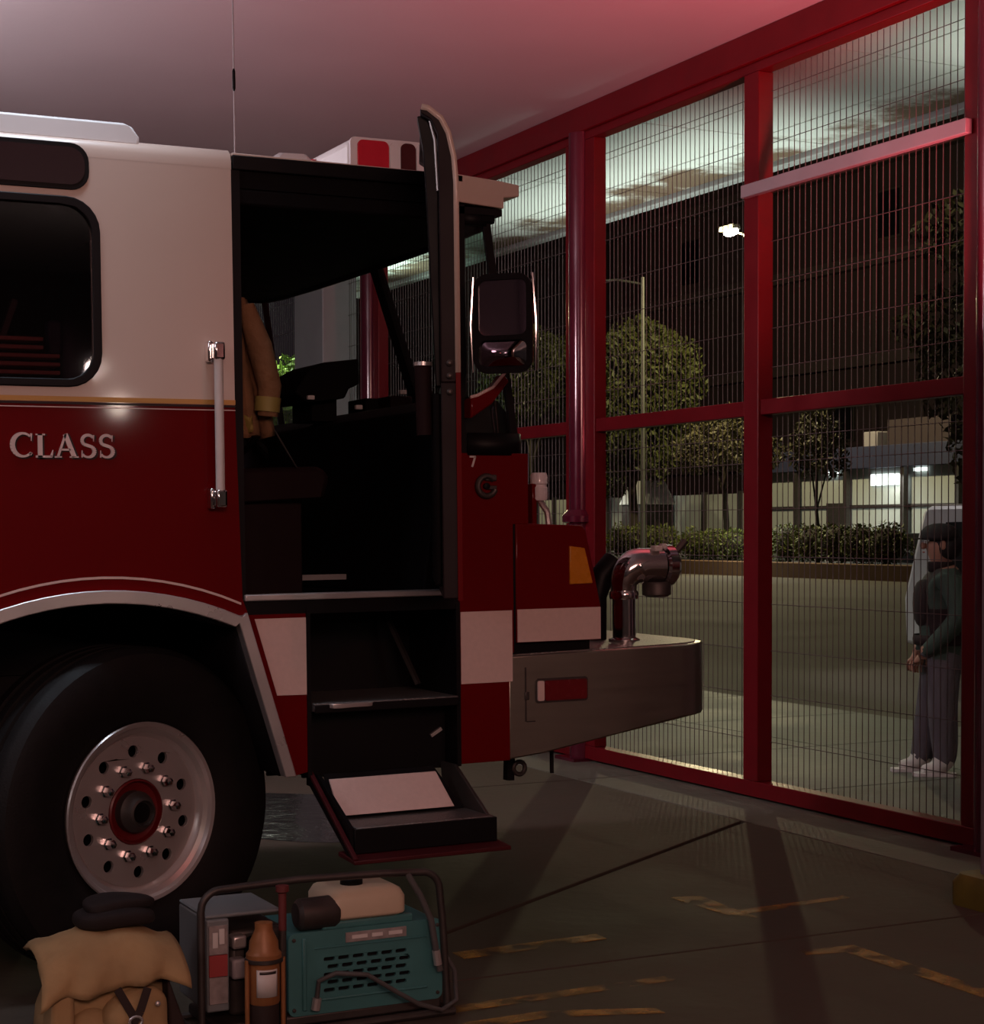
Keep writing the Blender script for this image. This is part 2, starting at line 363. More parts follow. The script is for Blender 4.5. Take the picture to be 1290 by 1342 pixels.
struct('concrete_pier', B(FX-.2, FX+.12, 14.45, 15.15, 0, 4.25), 'railgrey', bevel=.01)

# ------------------------------------------------------------------ street
so = struct('canopy_soffit', B(FX+.1, 7.62, 0, 18.6, 4.16, 4.3), 'stain')
for i in range(9):
    for j in range(3): obj('soffit_panel', B(5.93+.555*j, 5.93+.555*(j+1)-.012, 2*i+.006, 2*i+1.994, 4.14, 4.165), 'stain', so, smooth=0)
obj('edge_trim', B(7.60, 7.70, 0, 18.6, 4.10, 4.32), 'soffit', so, bevel=.01)
pv = struct('pavement', B(5.95, 9.3, -4, 60, -.15, -.012), 'joint')
for i in range(14):
    for j in range(2): obj('paving_slab', B(5.96+1.67*j, 5.96+1.67*j+1.655, 1.6+1.7*i, 1.6+1.7*i+1.685, -.03, 0), 'pave', pv, bevel=.004, smooth=0)
struct('road', B(9.3, 34.4, -10, 140, -.2, -.02), 'road')
pw = struct('kerb', B(34.4, 34.75, -10, 140, -.05, .47), 'kerb', bevel=.03)
obj('planter_soil', B(34.75, 38.7, -10, 140, -.1, .42), 'earth', pw)
struct('ground', B(38.7, 160, -40, 220, -.3, -.02), 'road')

def leafmesh(blobs, n, size, seed, droop=0):
    rg = np.random.default_rng(seed); V = []; F = []
    wts = np.array([b[3]*b[4]*b[5] for b in blobs])**(2/3); wts = wts/wts.sum()
    for bi, (cx, cy, cz, rx, ry, rz) in enumerate(blobs):
        k = int(n*wts[bi]); d = rg.normal(size=(k, 3)); d /= np.linalg.norm(d, axis=1)[:, None]
        rad = .55+.5*rg.random(k)**.6; lump = 1+.16*np.sin(5*d[:, 0]+seed)*np.cos(4*d[:, 2]+bi)
        c = np.stack([cx+rx*d[:, 0]*rad*lump, cy+ry*d[:, 1]*rad*lump, cz+rz*d[:, 2]*rad*lump], 1)
        a = rg.normal(size=(k, 3)); a[:, 2] -= droop; a /= np.linalg.norm(a, axis=1)[:, None]
        b = np.cross(a, rg.normal(size=(k, 3))); b /= np.linalg.norm(b, axis=1)[:, None]
        s = size*(.6+.8*rg.random(k))[:, None]
        q = np.stack([c-a*s, c+b*s*.42, c+a*s, c-b*s*.42], 1).reshape(-1, 3)
        base = len(V); V.extend(map(tuple, q.tolist())); F += [(base+4*i, base+4*i+1, base+4*i+2, base+4*i+3) for i in range(k)]
    m = MB(); m.v = V; m.f = F; return m
def tree(loc, trunk_h, r, blobs, n, size, m, label, seed, droop=0):
    t = thing('tree', loc, label, 'tree', 'trees across the street')
    top = blobs[0][2]
    tk = MB().tube([(0, 0, 0), (.05, .03, trunk_h*.5), (0, .1, trunk_h), (blobs[0][0]*.5, blobs[0][1]*.5, top)], [r*1.25, r, r*.85, r*.3], 9)
    for b in blobs[1:4]: tk.tube([(0, .08, trunk_h*.9), (b[0]*.5, b[1]*.5, (trunk_h+b[2])/2), (b[0], b[1], b[2])], [r*.55, r*.4, r*.15], 6)
    obj('trunk', tk, 'bark', t)
    o = obj('foliage', leafmesh(blobs, n, size, seed, droop), m, t, smooth=0); o['kind'] = 'stuff'
    return t
tree((37.4, 62.0, .42), 3.0, .2, [(0, 0, 6.4, 1.8, 2.7, 2.7), (.2, -2.3, 7.0, 1.3, 1.6, 1.7), (0, 1.8, 4.8, 1.4, 1.9, 2.3), (.1, -.4, 8.5, 1.3, 1.9, 1.0), (0, -2.0, 5.0, 1.1, 1.4, 1.9)], 15000, .115, 'leaf', 'big dense tree with drooping crown, right of the round red column', 3, .8)
tree((36.6, 54.2, .42), 2.7, .11, [(0, 0, 4.3, 1.5, 1.8, .95), (.2, 1.7, 3.9, 1.1, 1.2, .8), (0, -1.8, 3.8, 1.1, 1.2, .75), (.1, -.3, 5.0, .8, .9, .6)], 7000, .09, 'leafd', 'small flat-topped olive tree with dark bare trunk above the hedge', 8)
tree((36.2, 48.2, .42), 1.9, .07, [(0, 0, 4.2, .7, .9, 1.1), (.1, .7, 3.7, .6, .6, .8), (0, -.7, 3.6, .6, .6, .8), (0, .1, 5.0, .5, .5, .55)], 2200, .10, 'leafd', 'thin young tree in front of the blue fascia', 11)
tree((37.4, 70.5, .42), 4.6, .2, [(0, 0, 8.2, 2, 3.0, 1.9), (.2, 2.2, 7.4, 1.6, 2, 1.6), (.2, -2.0, 7.6, 1.6, 2, 1.6)], 9000, .12, 'leaf', 'dark tree left of the round red column, beside the truck mirror', 13)
tree((20.3, 22.6, -.02), 3.2, .14, [(0, 0, 6.35, 1.0, 1.1, .75), (0, .7, 5.0, .8, 1.2, .6), (.1, -.6, 4.4, .9, 1.1, 1.3), (0, .9, 4.2, .5, .6, .8), (0, -.4, 3.0, .8, 1.0, .9)], 4200, .085, 'leafd', 'tall leaning tree at the far right with hanging foliage', 17, .9)
tree((7.05, 18.95, -.02), 2.0, .06, [(0, 0, 3.1, .34, .36, .36), (.2, -.25, 2.95, .3, .3, .25), (-.2, .2, 3.0, .25, .3, .3)], 2600, .045, 'leafb', 'bright yellow-green tree seen through the truck cab', 19)
def hedge(y0, y1, z1, label, seed, m='hedge'):
    h = thing('hedge', (35.35, (y0+y1)/2, .42), label, 'hedge', 'hedges on the planter')
    L = (y1-y0)/2; k = max(2, int(L/.7)); L -= .35; bl = [(0, -L+2*L*(i+.5)/k, (z1-.42)*.52, .62, 2*L/k*.62, (z1-.42)*.5) for i in range(k)]
    o = obj('foliage', leafmesh(bl, int(2200*L), .065, seed), m, h, smooth=0); o['kind'] = 'stuff'
    core = MB()
    for c in bl: core.ell((c[0], c[1], c[2]), c[3]*.75, c[4]*.8, c[5]*.8, 10, 6)
    obj('stems', core, 'bark', h)
hedge(55.6, 60.4, 1.72, 'rounded hedge with lit yellow-green top, left of mullion', 21)
hedge(51.0, 55.2, 1.55, 'dark hedge behind the small flat-topped tree trunk', 22)
hedge(42.6, 49.6, 1.68, 'long low hedge in front of the shop with the blue fascia', 23)
hedge(38.4, 42.2, 1.40, 'short hedge behind the standing person', 24)
def street_lamp(x, y, hgt, arm, label):
    t = thing('street_lamp', (x, y, .42), label, 'street lamp', 'street lamps across the road')
    obj('pole', MB().tube([(0, 0, 0), (0, 0, hgt*.6), (0, 0, hgt)], [.10, .08, .06], 10), 'polegrey', t)
    obj('arm', MB().tube([(0, 0, hgt-.25), (-.1, arm*.5, hgt+.1), (-.2, arm, hgt+.25)], .04, 8), 'polegrey', t)
    obj('lamp_head', MB().loft([[(-.2+a, arm+u, hgt+.25+b) for a, b in ((-.18, .05), (.18, .05), (.14, .22), (-.14, .22))] for u in ((-.35, .5) if arm > 0 else (.35, -.5))]), 'polegrey', t, bevel=.02)
    obj('lens', MB().ell((-.2, arm, hgt+.25), .17, .40, .16, 14, 8), 'lampglow', t)
street_lamp(34.9, 50.0, 11.0, 1.1, 'lit street lamp on a tall pole behind the mullion')
street_lamp(34.56, 56.6, 10.4, 3.2, 'unlit-looking tall street lamp pole rising out of the big tree')
# shop with blue fascia, kiosk, dark block of flats
sh = thing('shop_building', (41, 50, 0), 'low pale shop with blue fascia and dark posts across the street', 'building')
obj('wall', B(0, 8, -14, 9.3, 0, 3.75), 'pale', sh); obj('fascia', B(-.35, 8.2, -14, 9.3, 3.72, 4.5), 'blue', sh, bevel=.02)
for y in (-10.5, -6.6, -3.4, -.6, 2.6, 5.6, 8.4): obj('post', B(-.3, -.14, y-.10, y+.10, 0, 3.72), 'steel', sh)
for y in (-11, -6.5, -1.3, 3.6): obj('ceiling_light', B(-.12, -.02, y-.3, y+.3, 3.55, 3.66), 'panelglow', sh)
obj('light_panel', B(-.08, 0, -.1, 1.4, 3.1, 3.5), 'panelglow', sh, bevel=.02)
obj('window_band', B(-.05, 0, -9, 8.6, 2.3, 2.42), 'steel', sh); obj('door', B(-.06, .02, 3.0, 4.0, 0, 2.5), 'steel', sh)
obj('roof_box', B(1, 4, -1.6, 1.8, 4.5, 5.5), 'slab', sh); obj('roof_tank', B(.6, 1.8, 1.9, 2.7, 4.5, 5.1), 'railgrey', sh, bevel=.05)
wl = thing('boundary_wall', (41.2, 71, 0), 'pale boundary wall with dark posts behind the trees', 'wall')
obj('panel', B(0, .25, -11.5, 26, 0, 3.0), 'pale', wl)
for i in range(14): obj('post', B(-.15, .1, -11.2+2.6*i, -11.0+2.6*i, 0, 3.1), 'steel', wl)
ki = thing('kiosk', (39.6, 64.5, 0), 'small white-topped kiosk behind the round hedge', 'kiosk')
obj('booth', B(-.7, .7, -.9, .9, 0, 2.6), 'steel', ki, bevel=.03); obj('roof', MB().loft([[(-.8, -1, 2.6), (.8, -1, 2.6), (.8, 1, 2.6), (-.8, 1, 2.6)], [(-.5, -.6, 3.6), (.5, -.6, 3.6), (.5, .6, 3.6), (-.5, .6, 3.6)]]), 'white_paint', ki, bevel=.03)
tw = thing('apartment_block', (60, 85, 0), 'huge dark block of flats filling the night behind the street', 'building')
obj('wall', B(.6, 14, -60, 70, 0, 44), 'tower', tw)
for i in range(9): obj('balcony_slab', B(0, .8, -60, 70, 5.2*i+5.0, 5.2*i+5.6), 'slab', tw)
for i in range(34): obj('rib', B(.35, .7, -59+3.8*i, -58.7+3.8*i, 0, 44), 'slab', tw)
rng = random.Random(4)
for i in range(40):
    y = -58+3.8*rng.randrange(33)+1; z = 5.2*rng.randrange(8)+6.3
    wn = obj('window', B(.5, .62, y, y+1.9, z, z+2.6), 'steel', tw); obj('pane', B(.46, .52, y+.12, y+1.78, z+.12, z+2.48), 'black', wn)
# parked van beyond the person
vn = thing('van', (12.3, 11.95, 0), 'light grey parked van mostly hidden behind the standing person', 'van')
vp = [(2.92, .30), (2.95, .80), (2.66, 1.68), (2.52, 1.76), (-2.3, 1.78), (-2.4, 1.6), (-2.4, .30)]
obj('body', MB().prism(vp, 'x', 0, 1.75), 'van', vn, bevel=.05)
obj('side_window', MB().prism([(2.45, 1.05), (2.28, 1.58), (.6, 1.60), (.6, 1.05)], 'x', -.008, .01), 'black', vn)
obj('windshield', MB().loft([[(.15, 2.945, .9), (1.6, 2.945, .9)], [(.2, 2.69, 1.66), (1.55, 2.69, 1.66)]], False, False), 'black', vn, solid=.01)
for x in (-.01, 1.56):
    for y in (1.9, -1.5): obj('wheel', MB().lathe([(.12, 0), (.31, .01), (.32, .1), (.31, .2), (.12, .2)], 24, 'x', (x, y, .31)), 'rubber', vn)
cr = thing('car', (39.7, 48.6, -.02), 'small dark car standing in front of the pale shop', 'car')
obj('body', MB().prism([(-2, .3), (-2, .8), (-1.3, .9), (-.8, 1.42), (.6, 1.42), (1.2, .95), (2, .85), (2, .3)], 'x', -.8, .8), 'black', cr, bevel=.06)
obj('window', MB().prism([(-1.1, .92), (-.7, 1.36), (.5, 1.36), (.95, .95)], 'x', -.815, -.78), 'tint', cr)
for x in (-.82, .62):
    for y in (-1.25, 1.25): obj('wheel', MB().lathe([(.1, 0), (.31, .01), (.31, .2), (.1, .2)], 16, 'x', (x, y, .32)), 'rubber', cr)
# ------------------------------------------------------------------ fire engine (local: x forward, y away from the near side, z up)
T = thing('fire_engine', (1.615, 5.80, 0), 'red and cream fire engine with its front cab door standing open', 'fire engine', rot=(0, -R(.4647), 0))
W = 2.45
def P(n, mb, m, par=T, **k): return obj(n, mb, m, par, **k)
def arc(cx, top, rad, x0, x1, n=14):
    return [(x0+(x1-x0)*i/n, top-rad+math.sqrt(rad*rad-(x0+(x1-x0)*i/n-cx)**2)) for i in range(n+1)]
AC = -.12
# crew cab skin
upper = [(-1.9, 1.925), (.335, 1.925), (.333, 2.7155), (-1.9, 2.7155)]
P('upper_panel', MB().prism(upper, 'y', 0, .03, [rr(-1.02, -.128, 1.985, 2.572, .10)]), 'cream')
P('crew_roof', MB().prism([(0, 2.715), (0, 2.742), (.010, 2.768), (.030, 2.783), (.06, 2.789), (2.39, 2.789), (2.42, 2.783), (2.44, 2.768), (2.45, 2.742), (2.45, 2.715)], 'x', -1.9, .334), 'cream', smooth=60)
uw = P('upper_window', MB().prism(rr(-1.02, -.147, 2.606, 2.757, .06), 'y', -.006, .004), 'black', bevel=.002)
obj('pane', MB().prism(rr(-1.00, -.162, 2.622, 2.742, .05), 'y', -.0085, -.005), mat('smoked_panel', (.03, .012, .014), .18, 0, .05, 3), uw)
cw = P('window_frame', MB().prism(rr(-1.035, -.115, 1.972, 2.585, .11), 'y', -.010, .012, [rr(-1.0, -.143, 1.998, 2.557, .09)]), 'black', bevel=.004)
obj('pane', MB().prism(rr(-1.005, -.138, 1.993, 2.562, .09), 'y', .004, .008), 'tint', cw)
lowpts = [(-1.9, 1.925), (.335, 1.925), (.352, 1.27), (.372, 1.215), (.578, 1.215), (.578, .665), (.512, .652), (.352, 1.215)] + arc(AC, 1.312, 1.12, .335, -.575) + [(-.592, 1.215), (-.752, .655), (-1.9, .655)]
P('lower_panel', MB().prism(lowpts, 'y', 0, .03), 'red', bevel=.002)
P('gold_stripe', B(-1.9, .336, -.0025, .003, 1.926, 1.942), 'gold', smooth=0)
P('dark_stripe', B(-1.9, .336, -.0025, .003, 1.917, 1.9235), 'strap', smooth=0)
P('pale_stripe', B(-1.9, .336, -.002, .003, 1.906, 1.909), 'reflect', smooth=0)
# arch trim, pinstripe
outer = [(-.775, .655), (-.605, 1.225)]+arc(AC, 1.312, 1.12, -.585, .345)+[(.362, 1.225), (.530, .655)]
inner = [(-.735, .655), (-.575, 1.190)]+arc(AC, 1.268, 1.10, -.555, .318)+[(.332, 1.190), (.490, .655)]
n = len(outer)
P('wheel_arch_trim', MB().loft([[(a[0], -.022, a[1]), (a[0], .04, a[1]), (c[0], .04, c[1]), (c[0], -.022, c[1])] for a, c in zip(outer, inner)]), 'alu', bevel=.004, smooth=25)
pin = MB(); a1 = arc(AC, 1.357, 1.15, -.60, .346); a2 = arc(AC, 1.349, 1.15, -.60, .346)
for i in range(len(a1)-1): pin.prism([a1[i], a1[i+1], a2[i+1], a2[i]], 'y', -.002, .003)
P('pinstripe', pin, 'reflect', smooth=0)
m = MB()
for i in range(n-1):
    a, b_ = inner[i], inner[i+1]; m.add([(a[0], .03, a[1]), (b_[0], .03, b_[1]), (b_[0], .85, b_[1]), (a[0], .85, a[1])], [(0, 1, 2, 3)])
m.box(-.80, .56, .85, .87, .5, 1.3)
P('wheel_well', m, 'black', solid=.01)
# raised white roof box, small white lamp, light bar, antenna
P('roof_box', MB().prism([(-1.8, 2.77), (-1.8, 2.842), (-.025, 2.842), (.005, 2.83), (.028, 2.80), (.028, 2.77)], 'y', .02, .75), 'white_paint', bevel=.008)
cf = P('crew_far_side', MB().prism([(-1.9, .65), (.33, .65), (.33, 2.72), (-1.9, 2.72)], 'y', 2.42, 2.45, [rr(-1.0, -.14, 1.99, 2.56, .09)]), 'red', bevel=.003)
obj('pane', B(-1.01, -.13, 2.432, 2.437, 1.98, 2.57), 'tint', cf)
P('crew_rear', B(-1.9, -1.87, .03, 2.42, .65, 2.72), 'red')
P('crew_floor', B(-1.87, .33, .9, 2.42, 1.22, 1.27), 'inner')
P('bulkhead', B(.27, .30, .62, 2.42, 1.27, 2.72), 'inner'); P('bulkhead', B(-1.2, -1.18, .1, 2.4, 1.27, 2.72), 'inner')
# front cab roof, visor, headliner
P('cab_roof', MB().prism([(.338, 2.736), (.338, 2.772), (1.20, 2.764), (1.20, 2.736)], 'y', .0, W), 'cream', bevel=.004)
vs_ = P('visor', MB().prism([(1.166, 2.668), (1.166, 2.766), (1.362, 2.752), (1.362, 2.655)], 'y', .0, W), 'cream', bevel=.003)
obj('visor_lip', MB().prism([(1.358, 2.694), (1.358, 2.7525), (1.425, 2.744), (1.425, 2.702)], 'y', .0, W), 'cream', vs_, bevel=.004)
P('headliner', B(.34, 1.335, .012, W-.02, 2.60, 2.657), 'inner', bevel=.01)
P('headliner', B(.34, 1.16, .012, W-.02, 2.657, 2.734), 'inner')
P('door_gasket', B(.338, 1.165, -.004, .03, 2.715, 2.764), 'black', bevel=.004)
P('visor_underside', B(1.165, 1.355, .004, W-.004, 2.628, 2.652), 'black')
obj('roof_lamp', MB().prism([(.56, 2.76), (.565, 2.815), (.59, 2.835), (.69, 2.838), (.715, 2.815), (.72, 2.76)], 'y', .22, .36), 'clear', T, bevel=.012)
lb = P('light_bar', MB().prism([(.93, 2.775), (.93, 2.94), (.955, 2.962), (1.21, 2.962), (1.235, 2.93), (1.235, 2.775)], 'y', .42, 2.05), 'white_paint', bevel=.015)
def endlens(x0, x1, m, n='lens'): obj(n, MB().prism(rr(x0, x1, 2.83, 2.95, .022), 'y', .405, .43), m, lb, bevel=.006)
endlens(.962, 1.088, 'redlens'); endlens(1.092, 1.135, 'clear'); endlens(1.138, 1.198, 'maroon'); endlens(1.201, 1.232, 'clear')
obj('lens_surround', MB().prism(rr(.935, 1.232, 2.80, 2.96, .02), 'y', .412, .425), 'clear', lb, bevel=.004)
for i in range(4): obj('mounting_foot', B(.98+.06*(i % 2)*2, 1.04+.12*(i % 2), .5+1.3*(i//2), .58+1.3*(i//2), 2.755, 2.79), 'steel', lb)
for y in (.75, 1.35): obj('rear_lens', MB().prism(rr(y, y+.5, 2.82, 2.94, .02), 'x', .918, .935), 'redlens', lb, bevel=.004)
an = P('antenna', MB().tube([(.50, .45, 2.77), (.50, .45, 3.9)], .0028, 6), 'railgrey')
obj('antenna_base', MB().lathe([(.03, 2.765), (.03, 2.78), (.014, 2.80), (.007, 2.86)], 12, 'z', (.50, .45, 0)), 'black', an)
obj('coil', MB().lathe([(.003, 3.09), (.006, 3.10), (.006, 3.16), (.003, 3.17)], 10, 'z', (.50, .45, 0)), 'black', an)
# front panel, nose, cab front
P('front_panel', MB().prism([(1.168, .652), (1.366, .652), (1.366, 1.045), (1.386, 1.045), (1.386, 1.515), (1.45, 1.515), (1.45, 1.772), (1.168, 1.772)], 'y', 0, .03), 'red', bevel=.002)
P('seam', B(1.386, 1.396, .004, .03, 1.04, 1.515), 'black')
P('nose', MB().prism([(1.396, 1.08), (1.752, 1.08), (1.752, 1.215), (1.69, 1.495), (1.675, 1.508), (1.396, 1.518)], 'y', 0, W), 'red', bevel=.006)
P('under_nose', B(1.36, 1.72, .03, W-.03, 1.0, 1.085), 'black')
P('turn_signal', MB().prism([(1.618, 1.432), (1.682, 1.424), (1.716, 1.292), (1.618, 1.290)], 'y', -.008, .006), 'amber', bevel=.003)
for x0, x1, z0, z1 in ((1.170, 1.378, .941, 1.201), (1.400, 1.750, 1.083, 1.203)):
    P('white_block', B(x0, x1, -.0025, .003, z0, z1), 'reflect', smooth=0)
P('white_block', MB().prism([(.393, 1.201), (.578, 1.201), (.578, .934), (.470, .936)], 'y', -.0025, .003), 'reflect', smooth=0)
Bc = [(1.20, .0), (1.36, .002), (1.41, .018), (1.44, .06), (1.475, .15), (1.56, .55), (1.63, 1.22), (1.56, 1.9), (1.475, 2.30), (1.44, 2.39), (1.41, 2.43), (1.36, 2.448), (1.20, W)]
Tc = [(1.20, .012), (1.265, .014), (1.295, .024), (1.315, .06), (1.335, .15), (1.355, .55), (1.365, 1.22), (1.355, 1.9), (1.335, 2.30), (1.315, 2.39), (1.295, 2.426), (1.265, 2.436), (1.20, 2.438)]
ws = P('windshield', MB().loft([[(x, y, 1.80) for x, y in Bc], [((x*.5+a*.5), (y+b)/2, 2.21) for (x, y), (a, b) in zip(Bc, Tc)], [(x, y, 2.625) for x, y in Tc]], False, False), 'windshield', smooth=60)
obj('lower_gasket', MB().loft([[(x+.004, y, z) for x, y in Bc] for z in (1.765, 1.845)], False, False), 'black', ws, solid=.016)
obj('upper_gasket', MB().loft([[(x, y, z) for x, y in Tc] for z in (2.59, 2.64)], False, False), 'black', ws, solid=.014)
obj('centre_post', MB().bar((1.638, 1.22, 1.80), (1.368, 1.22, 2.625), .075, .03, (1, 0, 0)), 'black', ws)
P('cab_front', MB().loft([[(x, y, z) for x, y in Bc[2:-2]] for z in (1.40, 1.768)], False, False), 'red', solid=.02)
P('corner_post', MB().bar((1.41, .02, 1.78), (1.297, .026, 2.63), .03, .012, (0, 1, 0)), 'black'); P('corner_post', MB().bar((1.41, 2.43, 1.78), (1.297, 2.424, 2.63), .03, .012, (0, 1, 0)), 'black')
P('door_post', B(1.165, 1.205, .004, .06, 1.27, 2.66), 'black'); P('door_post', B(1.165, 1.205, W-.06, W-.004, 1.27, 2.66), 'black')
P('corner_dark_sheet', MB().prism([(1.21, 1.775), (1.425, 1.775), (1.405, 1.90), (1.35, 1.965), (1.21, 1.965)], 'y', .045, .06), 'black')  # black sheet added to stand in for the darkness behind the corner glass
P('rear_jamb', B(.335, .365, .004, .35, 1.27, 2.735), 'black')
far = P('far_side', MB().prism([(.33, .65), (1.45, .65), (1.45, 1.77), (1.2, 1.77), (1.2, 2.70), (.33, 2.70)], 'y', 2.42, 2.45, [rr(.45, 1.12, 1.92, 2.56, .06)]), 'red', bevel=.003)
obj('pane', B(.45, 1.12, 2.432, 2.436, 1.92, 2.56), 'tint', far)
em = P('emblem', MB().tube([(1.277+.036*cos(R(a)), -.008, 1.653+.036*sin(R(a))) for a in range(40, 345, 15)], .011, 10), 'steel')
obj('emblem_boss', MB().lathe([(.0, -.014), (.012, -.012), (.012, .004)], 16, 'y', (1.277, 0, 1.653)), 'black', em)
obj('emblem_bar', B(1.272, 1.318, -.010, .002, 1.672, 1.694), 'steel', em, bevel=.003); obj('emblem_bar', B(1.285, 1.318, -.010, .002, 1.640, 1.655), 'steel', em, bevel=.003)
mk = P('fender_lamp', MB().lathe([(.030, 1.605), (.034, 1.612), (.034, 1.655), (.030, 1.66), (.030, 1.665), (.034, 1.67), (.034, 1.70), (.028, 1.712)], 20, 'z', (1.655, .3, 0)), 'clear', smooth=30)
obj('bracket', MB().tube([(1.655, .3, 1.61), (1.69, .3, 1.56), (1.70, .3, 1.49)], .013, 8), 'alu', mk); obj('bracket', B(1.615, 1.635, .28, .32, 1.50, 1.67), 'red', mk, bevel=.004)
# bumper
plan = [(1.362, 0), (2.105, 0), (2.17, .012), (2.225, .045), (2.275, .11), (2.30, .20), (2.30, 2.25), (2.275, 2.34), (2.225, 2.405), (2.17, 2.438), (2.105, W), (1.362, W)]
zb = lambda x: .655 if x < 1.4 else (.655+(x-1.362)*.15 if x < 1.5 else .68+(min(x, 2.11)-1.5)*.155)
plan2 = [(1.362, 0), (1.50, 0), (1.75, 0)]+plan[1:-1]+[(1.75, W), (1.50, W), (1.362, W)]
zb = lambda x: float(np.interp(x, [1.362, 1.5, 1.75, 2.105, 2.25], [.655, .668, .708, .768, .775]))
zt = lambda x: float(np.interp(x, [1.362, 1.75, 2.25], [1.033, 1.040, 1.05]))
bp = P('bumper', MB().loft([[(x, y, zb(x)) for x, y in plan2], [(x, y, zt(x)) for x, y in plan2]]), 'stainless', bevel=.006, smooth=30)
obj('top_plate', MB().loft([[(x+(-.02 if x > 1.4 else .02), .02+y*(W-.04)/W, zt(x)+d) for x, y in plan2] for d in (-.002, .004)]), 'plate', bp)
obj('panel_line', B(1.428, 1.434, -.003, .002, .79, .99), 'steel', bp); obj('panel_line', B(1.434, 1.47, -.003, .002, .788, .792), 'steel', bp); obj('latch', B(1.426, 1.444, -.008, .002, .87, .90), 'steel', bp, bevel=.003)
sml = obj('side_lamp', MB().prism(rr(1.470, 1.690, .856, .946, .012), 'y', -.008, .002), 'steel', bp, bevel=.003)
obj('side_lamp_lens', MB().prism(rr(1.505, 1.682, .864, .938, .008), 'y', -.016, -.004), mat('dark_red_lens', (.16, .006, .010), .25, 0, .06, 40), bp, bevel=.004)
obj('side_lamp_reflector', MB().prism(rr(1.476, 1.503, .864, .938, .006), 'y', -.014, -.004), 'reflect', bp, bevel=.002)
for z in (.80, 1.00): obj('bolt', MB().lathe([(.006, 0), (.006, .006), (.002, .009)], 8, 'x', (2.215, .07, z)), 'chrome', bp)
# front intake elbow
ik = P('intake_pipe', MB().lathe([(.062, 1.04), (.062, 1.055), (.046, 1.062), (.046, 1.235)], 24, 'z', (2.032, .3, 0)), 'chrome')
el = [(2.032, .3, 1.235)]+[(2.032+.075*(1-cos(R(a))), .3-.01*a/90, 1.27+.075*sin(R(a))) for a in range(0, 91, 6)]+[(2.19, .28, 1.345)]
obj('elbow', MB().tube(el, [.050]+[.052+.020*min(1, i/11) for i in range(16)]+[.070], 28), 'chrome', ik)
obj('collar', MB().lathe([(.056, 1.215), (.058, 1.222), (.058, 1.24), (.054, 1.247)], 24, 'z', (2.032, .3, 0)), 'chrome', ik)
obj('outlet_cap', MB().lathe([(.074, 0), (.084, .01), (.084, .045), (.07, .06), (.0, .066)], 24, 'x', (2.185, .28, 1.345)), 'chrome', ik)
obj('outlet_cap', MB().lathe([(.052, -.02), (.058, -.03), (.058, -.07), (.04, -.08)], 20, 'z', (2.165, .27, 1.30)), 'steel', ik)
obj('cap_lug', B(2.13, 2.165, .22, .26, 1.402, 1.425), 'label', ik, bevel=.005); obj('cap_lug', B(2.178, 2.20, .24, .27, 1.412, 1.432), 'label', ik, bevel=.005)
obj('lever', MB().tube([(2.20, .28, 1.38), (2.26, .27, 1.40), (2.30, .27, 1.44)], [.012, .014, .016], 8), 'steel', ik)
obj('cover_hood', MB().tube([(1.975, .42, 1.05), (1.975, .42, 1.22), (2.0, .42, 1.30), (2.06, .42, 1.36)], [.04, .042, .05, .05], 14), 'black', ik)
# tow eye and drain rod under the bumper
P('tow_eye', MB().tube([(1.475+.024*cos(R(a)), .14, .60+.024*sin(R(a))) for a in range(0, 361, 24)], .009, 8, False), 'steel'); P('tow_hook', MB().bar((1.445, .16, .68), (1.44, .16, .555), .035, .03), 'black')
P('drain_rod', MB().tube([(1.635, .18, .69), (1.635, .18, .565)], .008, 8), 'black')
# step well and swing-out step
P('sill', B(.358, 1.14, -.012, .06, 1.262, 1.284), 'alu', bevel=.004); P('sill_trim', B(.36, 1.165, .004, .05, 1.213, 1.262), 'black')
P('cab_floor', B(.34, 1.45, .03, W-.03, 1.235, 1.262), 'inner')
sw = MB(); sw.box(.58, .595, .0, .5, .645, 1.235); sw.box(1.152, 1.168, .0, .5, .645, 1.235); sw.box(.58, 1.168, .42, .44, .60, 1.235)
P('step_well', sw, 'black')
st = P('upper_step', MB().prism([(-.02, .872), (-.02, .902), (.42, .902), (.42, .872)], 'x', .598, 1.150), 'plate', bevel=.004)
obj('step_lip', B(.598, 1.150, -.026, -.018, .868, .897), 'black', st, bevel=.003); obj('riser', B(.598, 1.150, .10, .12, .63, .868), 'black', st)
obj('worn_edge', MB().prism([(.65, -.022), (.66, -.040), (.70, -.045), (.74, -.034), (.79, -.038), (.82, -.022)], 'z', .884, .900), 'alu', st, bevel=.003)
obj('catch', MB().bar((1.09, .095, .75), (1.13, .09, .775), .016, .012), 'alu', st)
P('stay', MB().bar((1.02, .30, 1.16), (1.09, .20, .93), .02, .014), 'steel')
ls = P('swing_step', MB().prism([(.06, .655), (.02, .66), (-.385, .425), (-.385, .408), (-.33, .412), (.03, .61), (.06, .61)], 'x', .594, .606), 'black', bevel=.003)
obj('red_edge', MB().prism([(.02, .664), (.02, .650), (-.385, .414), (-.392, .424)], 'x', .588, .604), 'maroon', ls, bevel=.002)
obj('side_plate', MB().prism([(.10, .655), (-.02, .655), (-.30, .50), (-.30, .47), (.06, .47)], 'x', 1.128, 1.142), 'steel', ls, bevel=.003)
obj('tread', B(.63, 1.145, -.31, -.09, .492, .512), 'plate', ls, bevel=.004); obj('tread_front', B(.62, 1.15, -.318, -.306, .425, .508), 'black', ls, bevel=.003)
obj('base', MB().prism([(-.395, .404), (-.395, .418), (-.25, .428), (-.25, .412)], 'x', .588, 1.165), 'maroon', ls, bevel=.003)
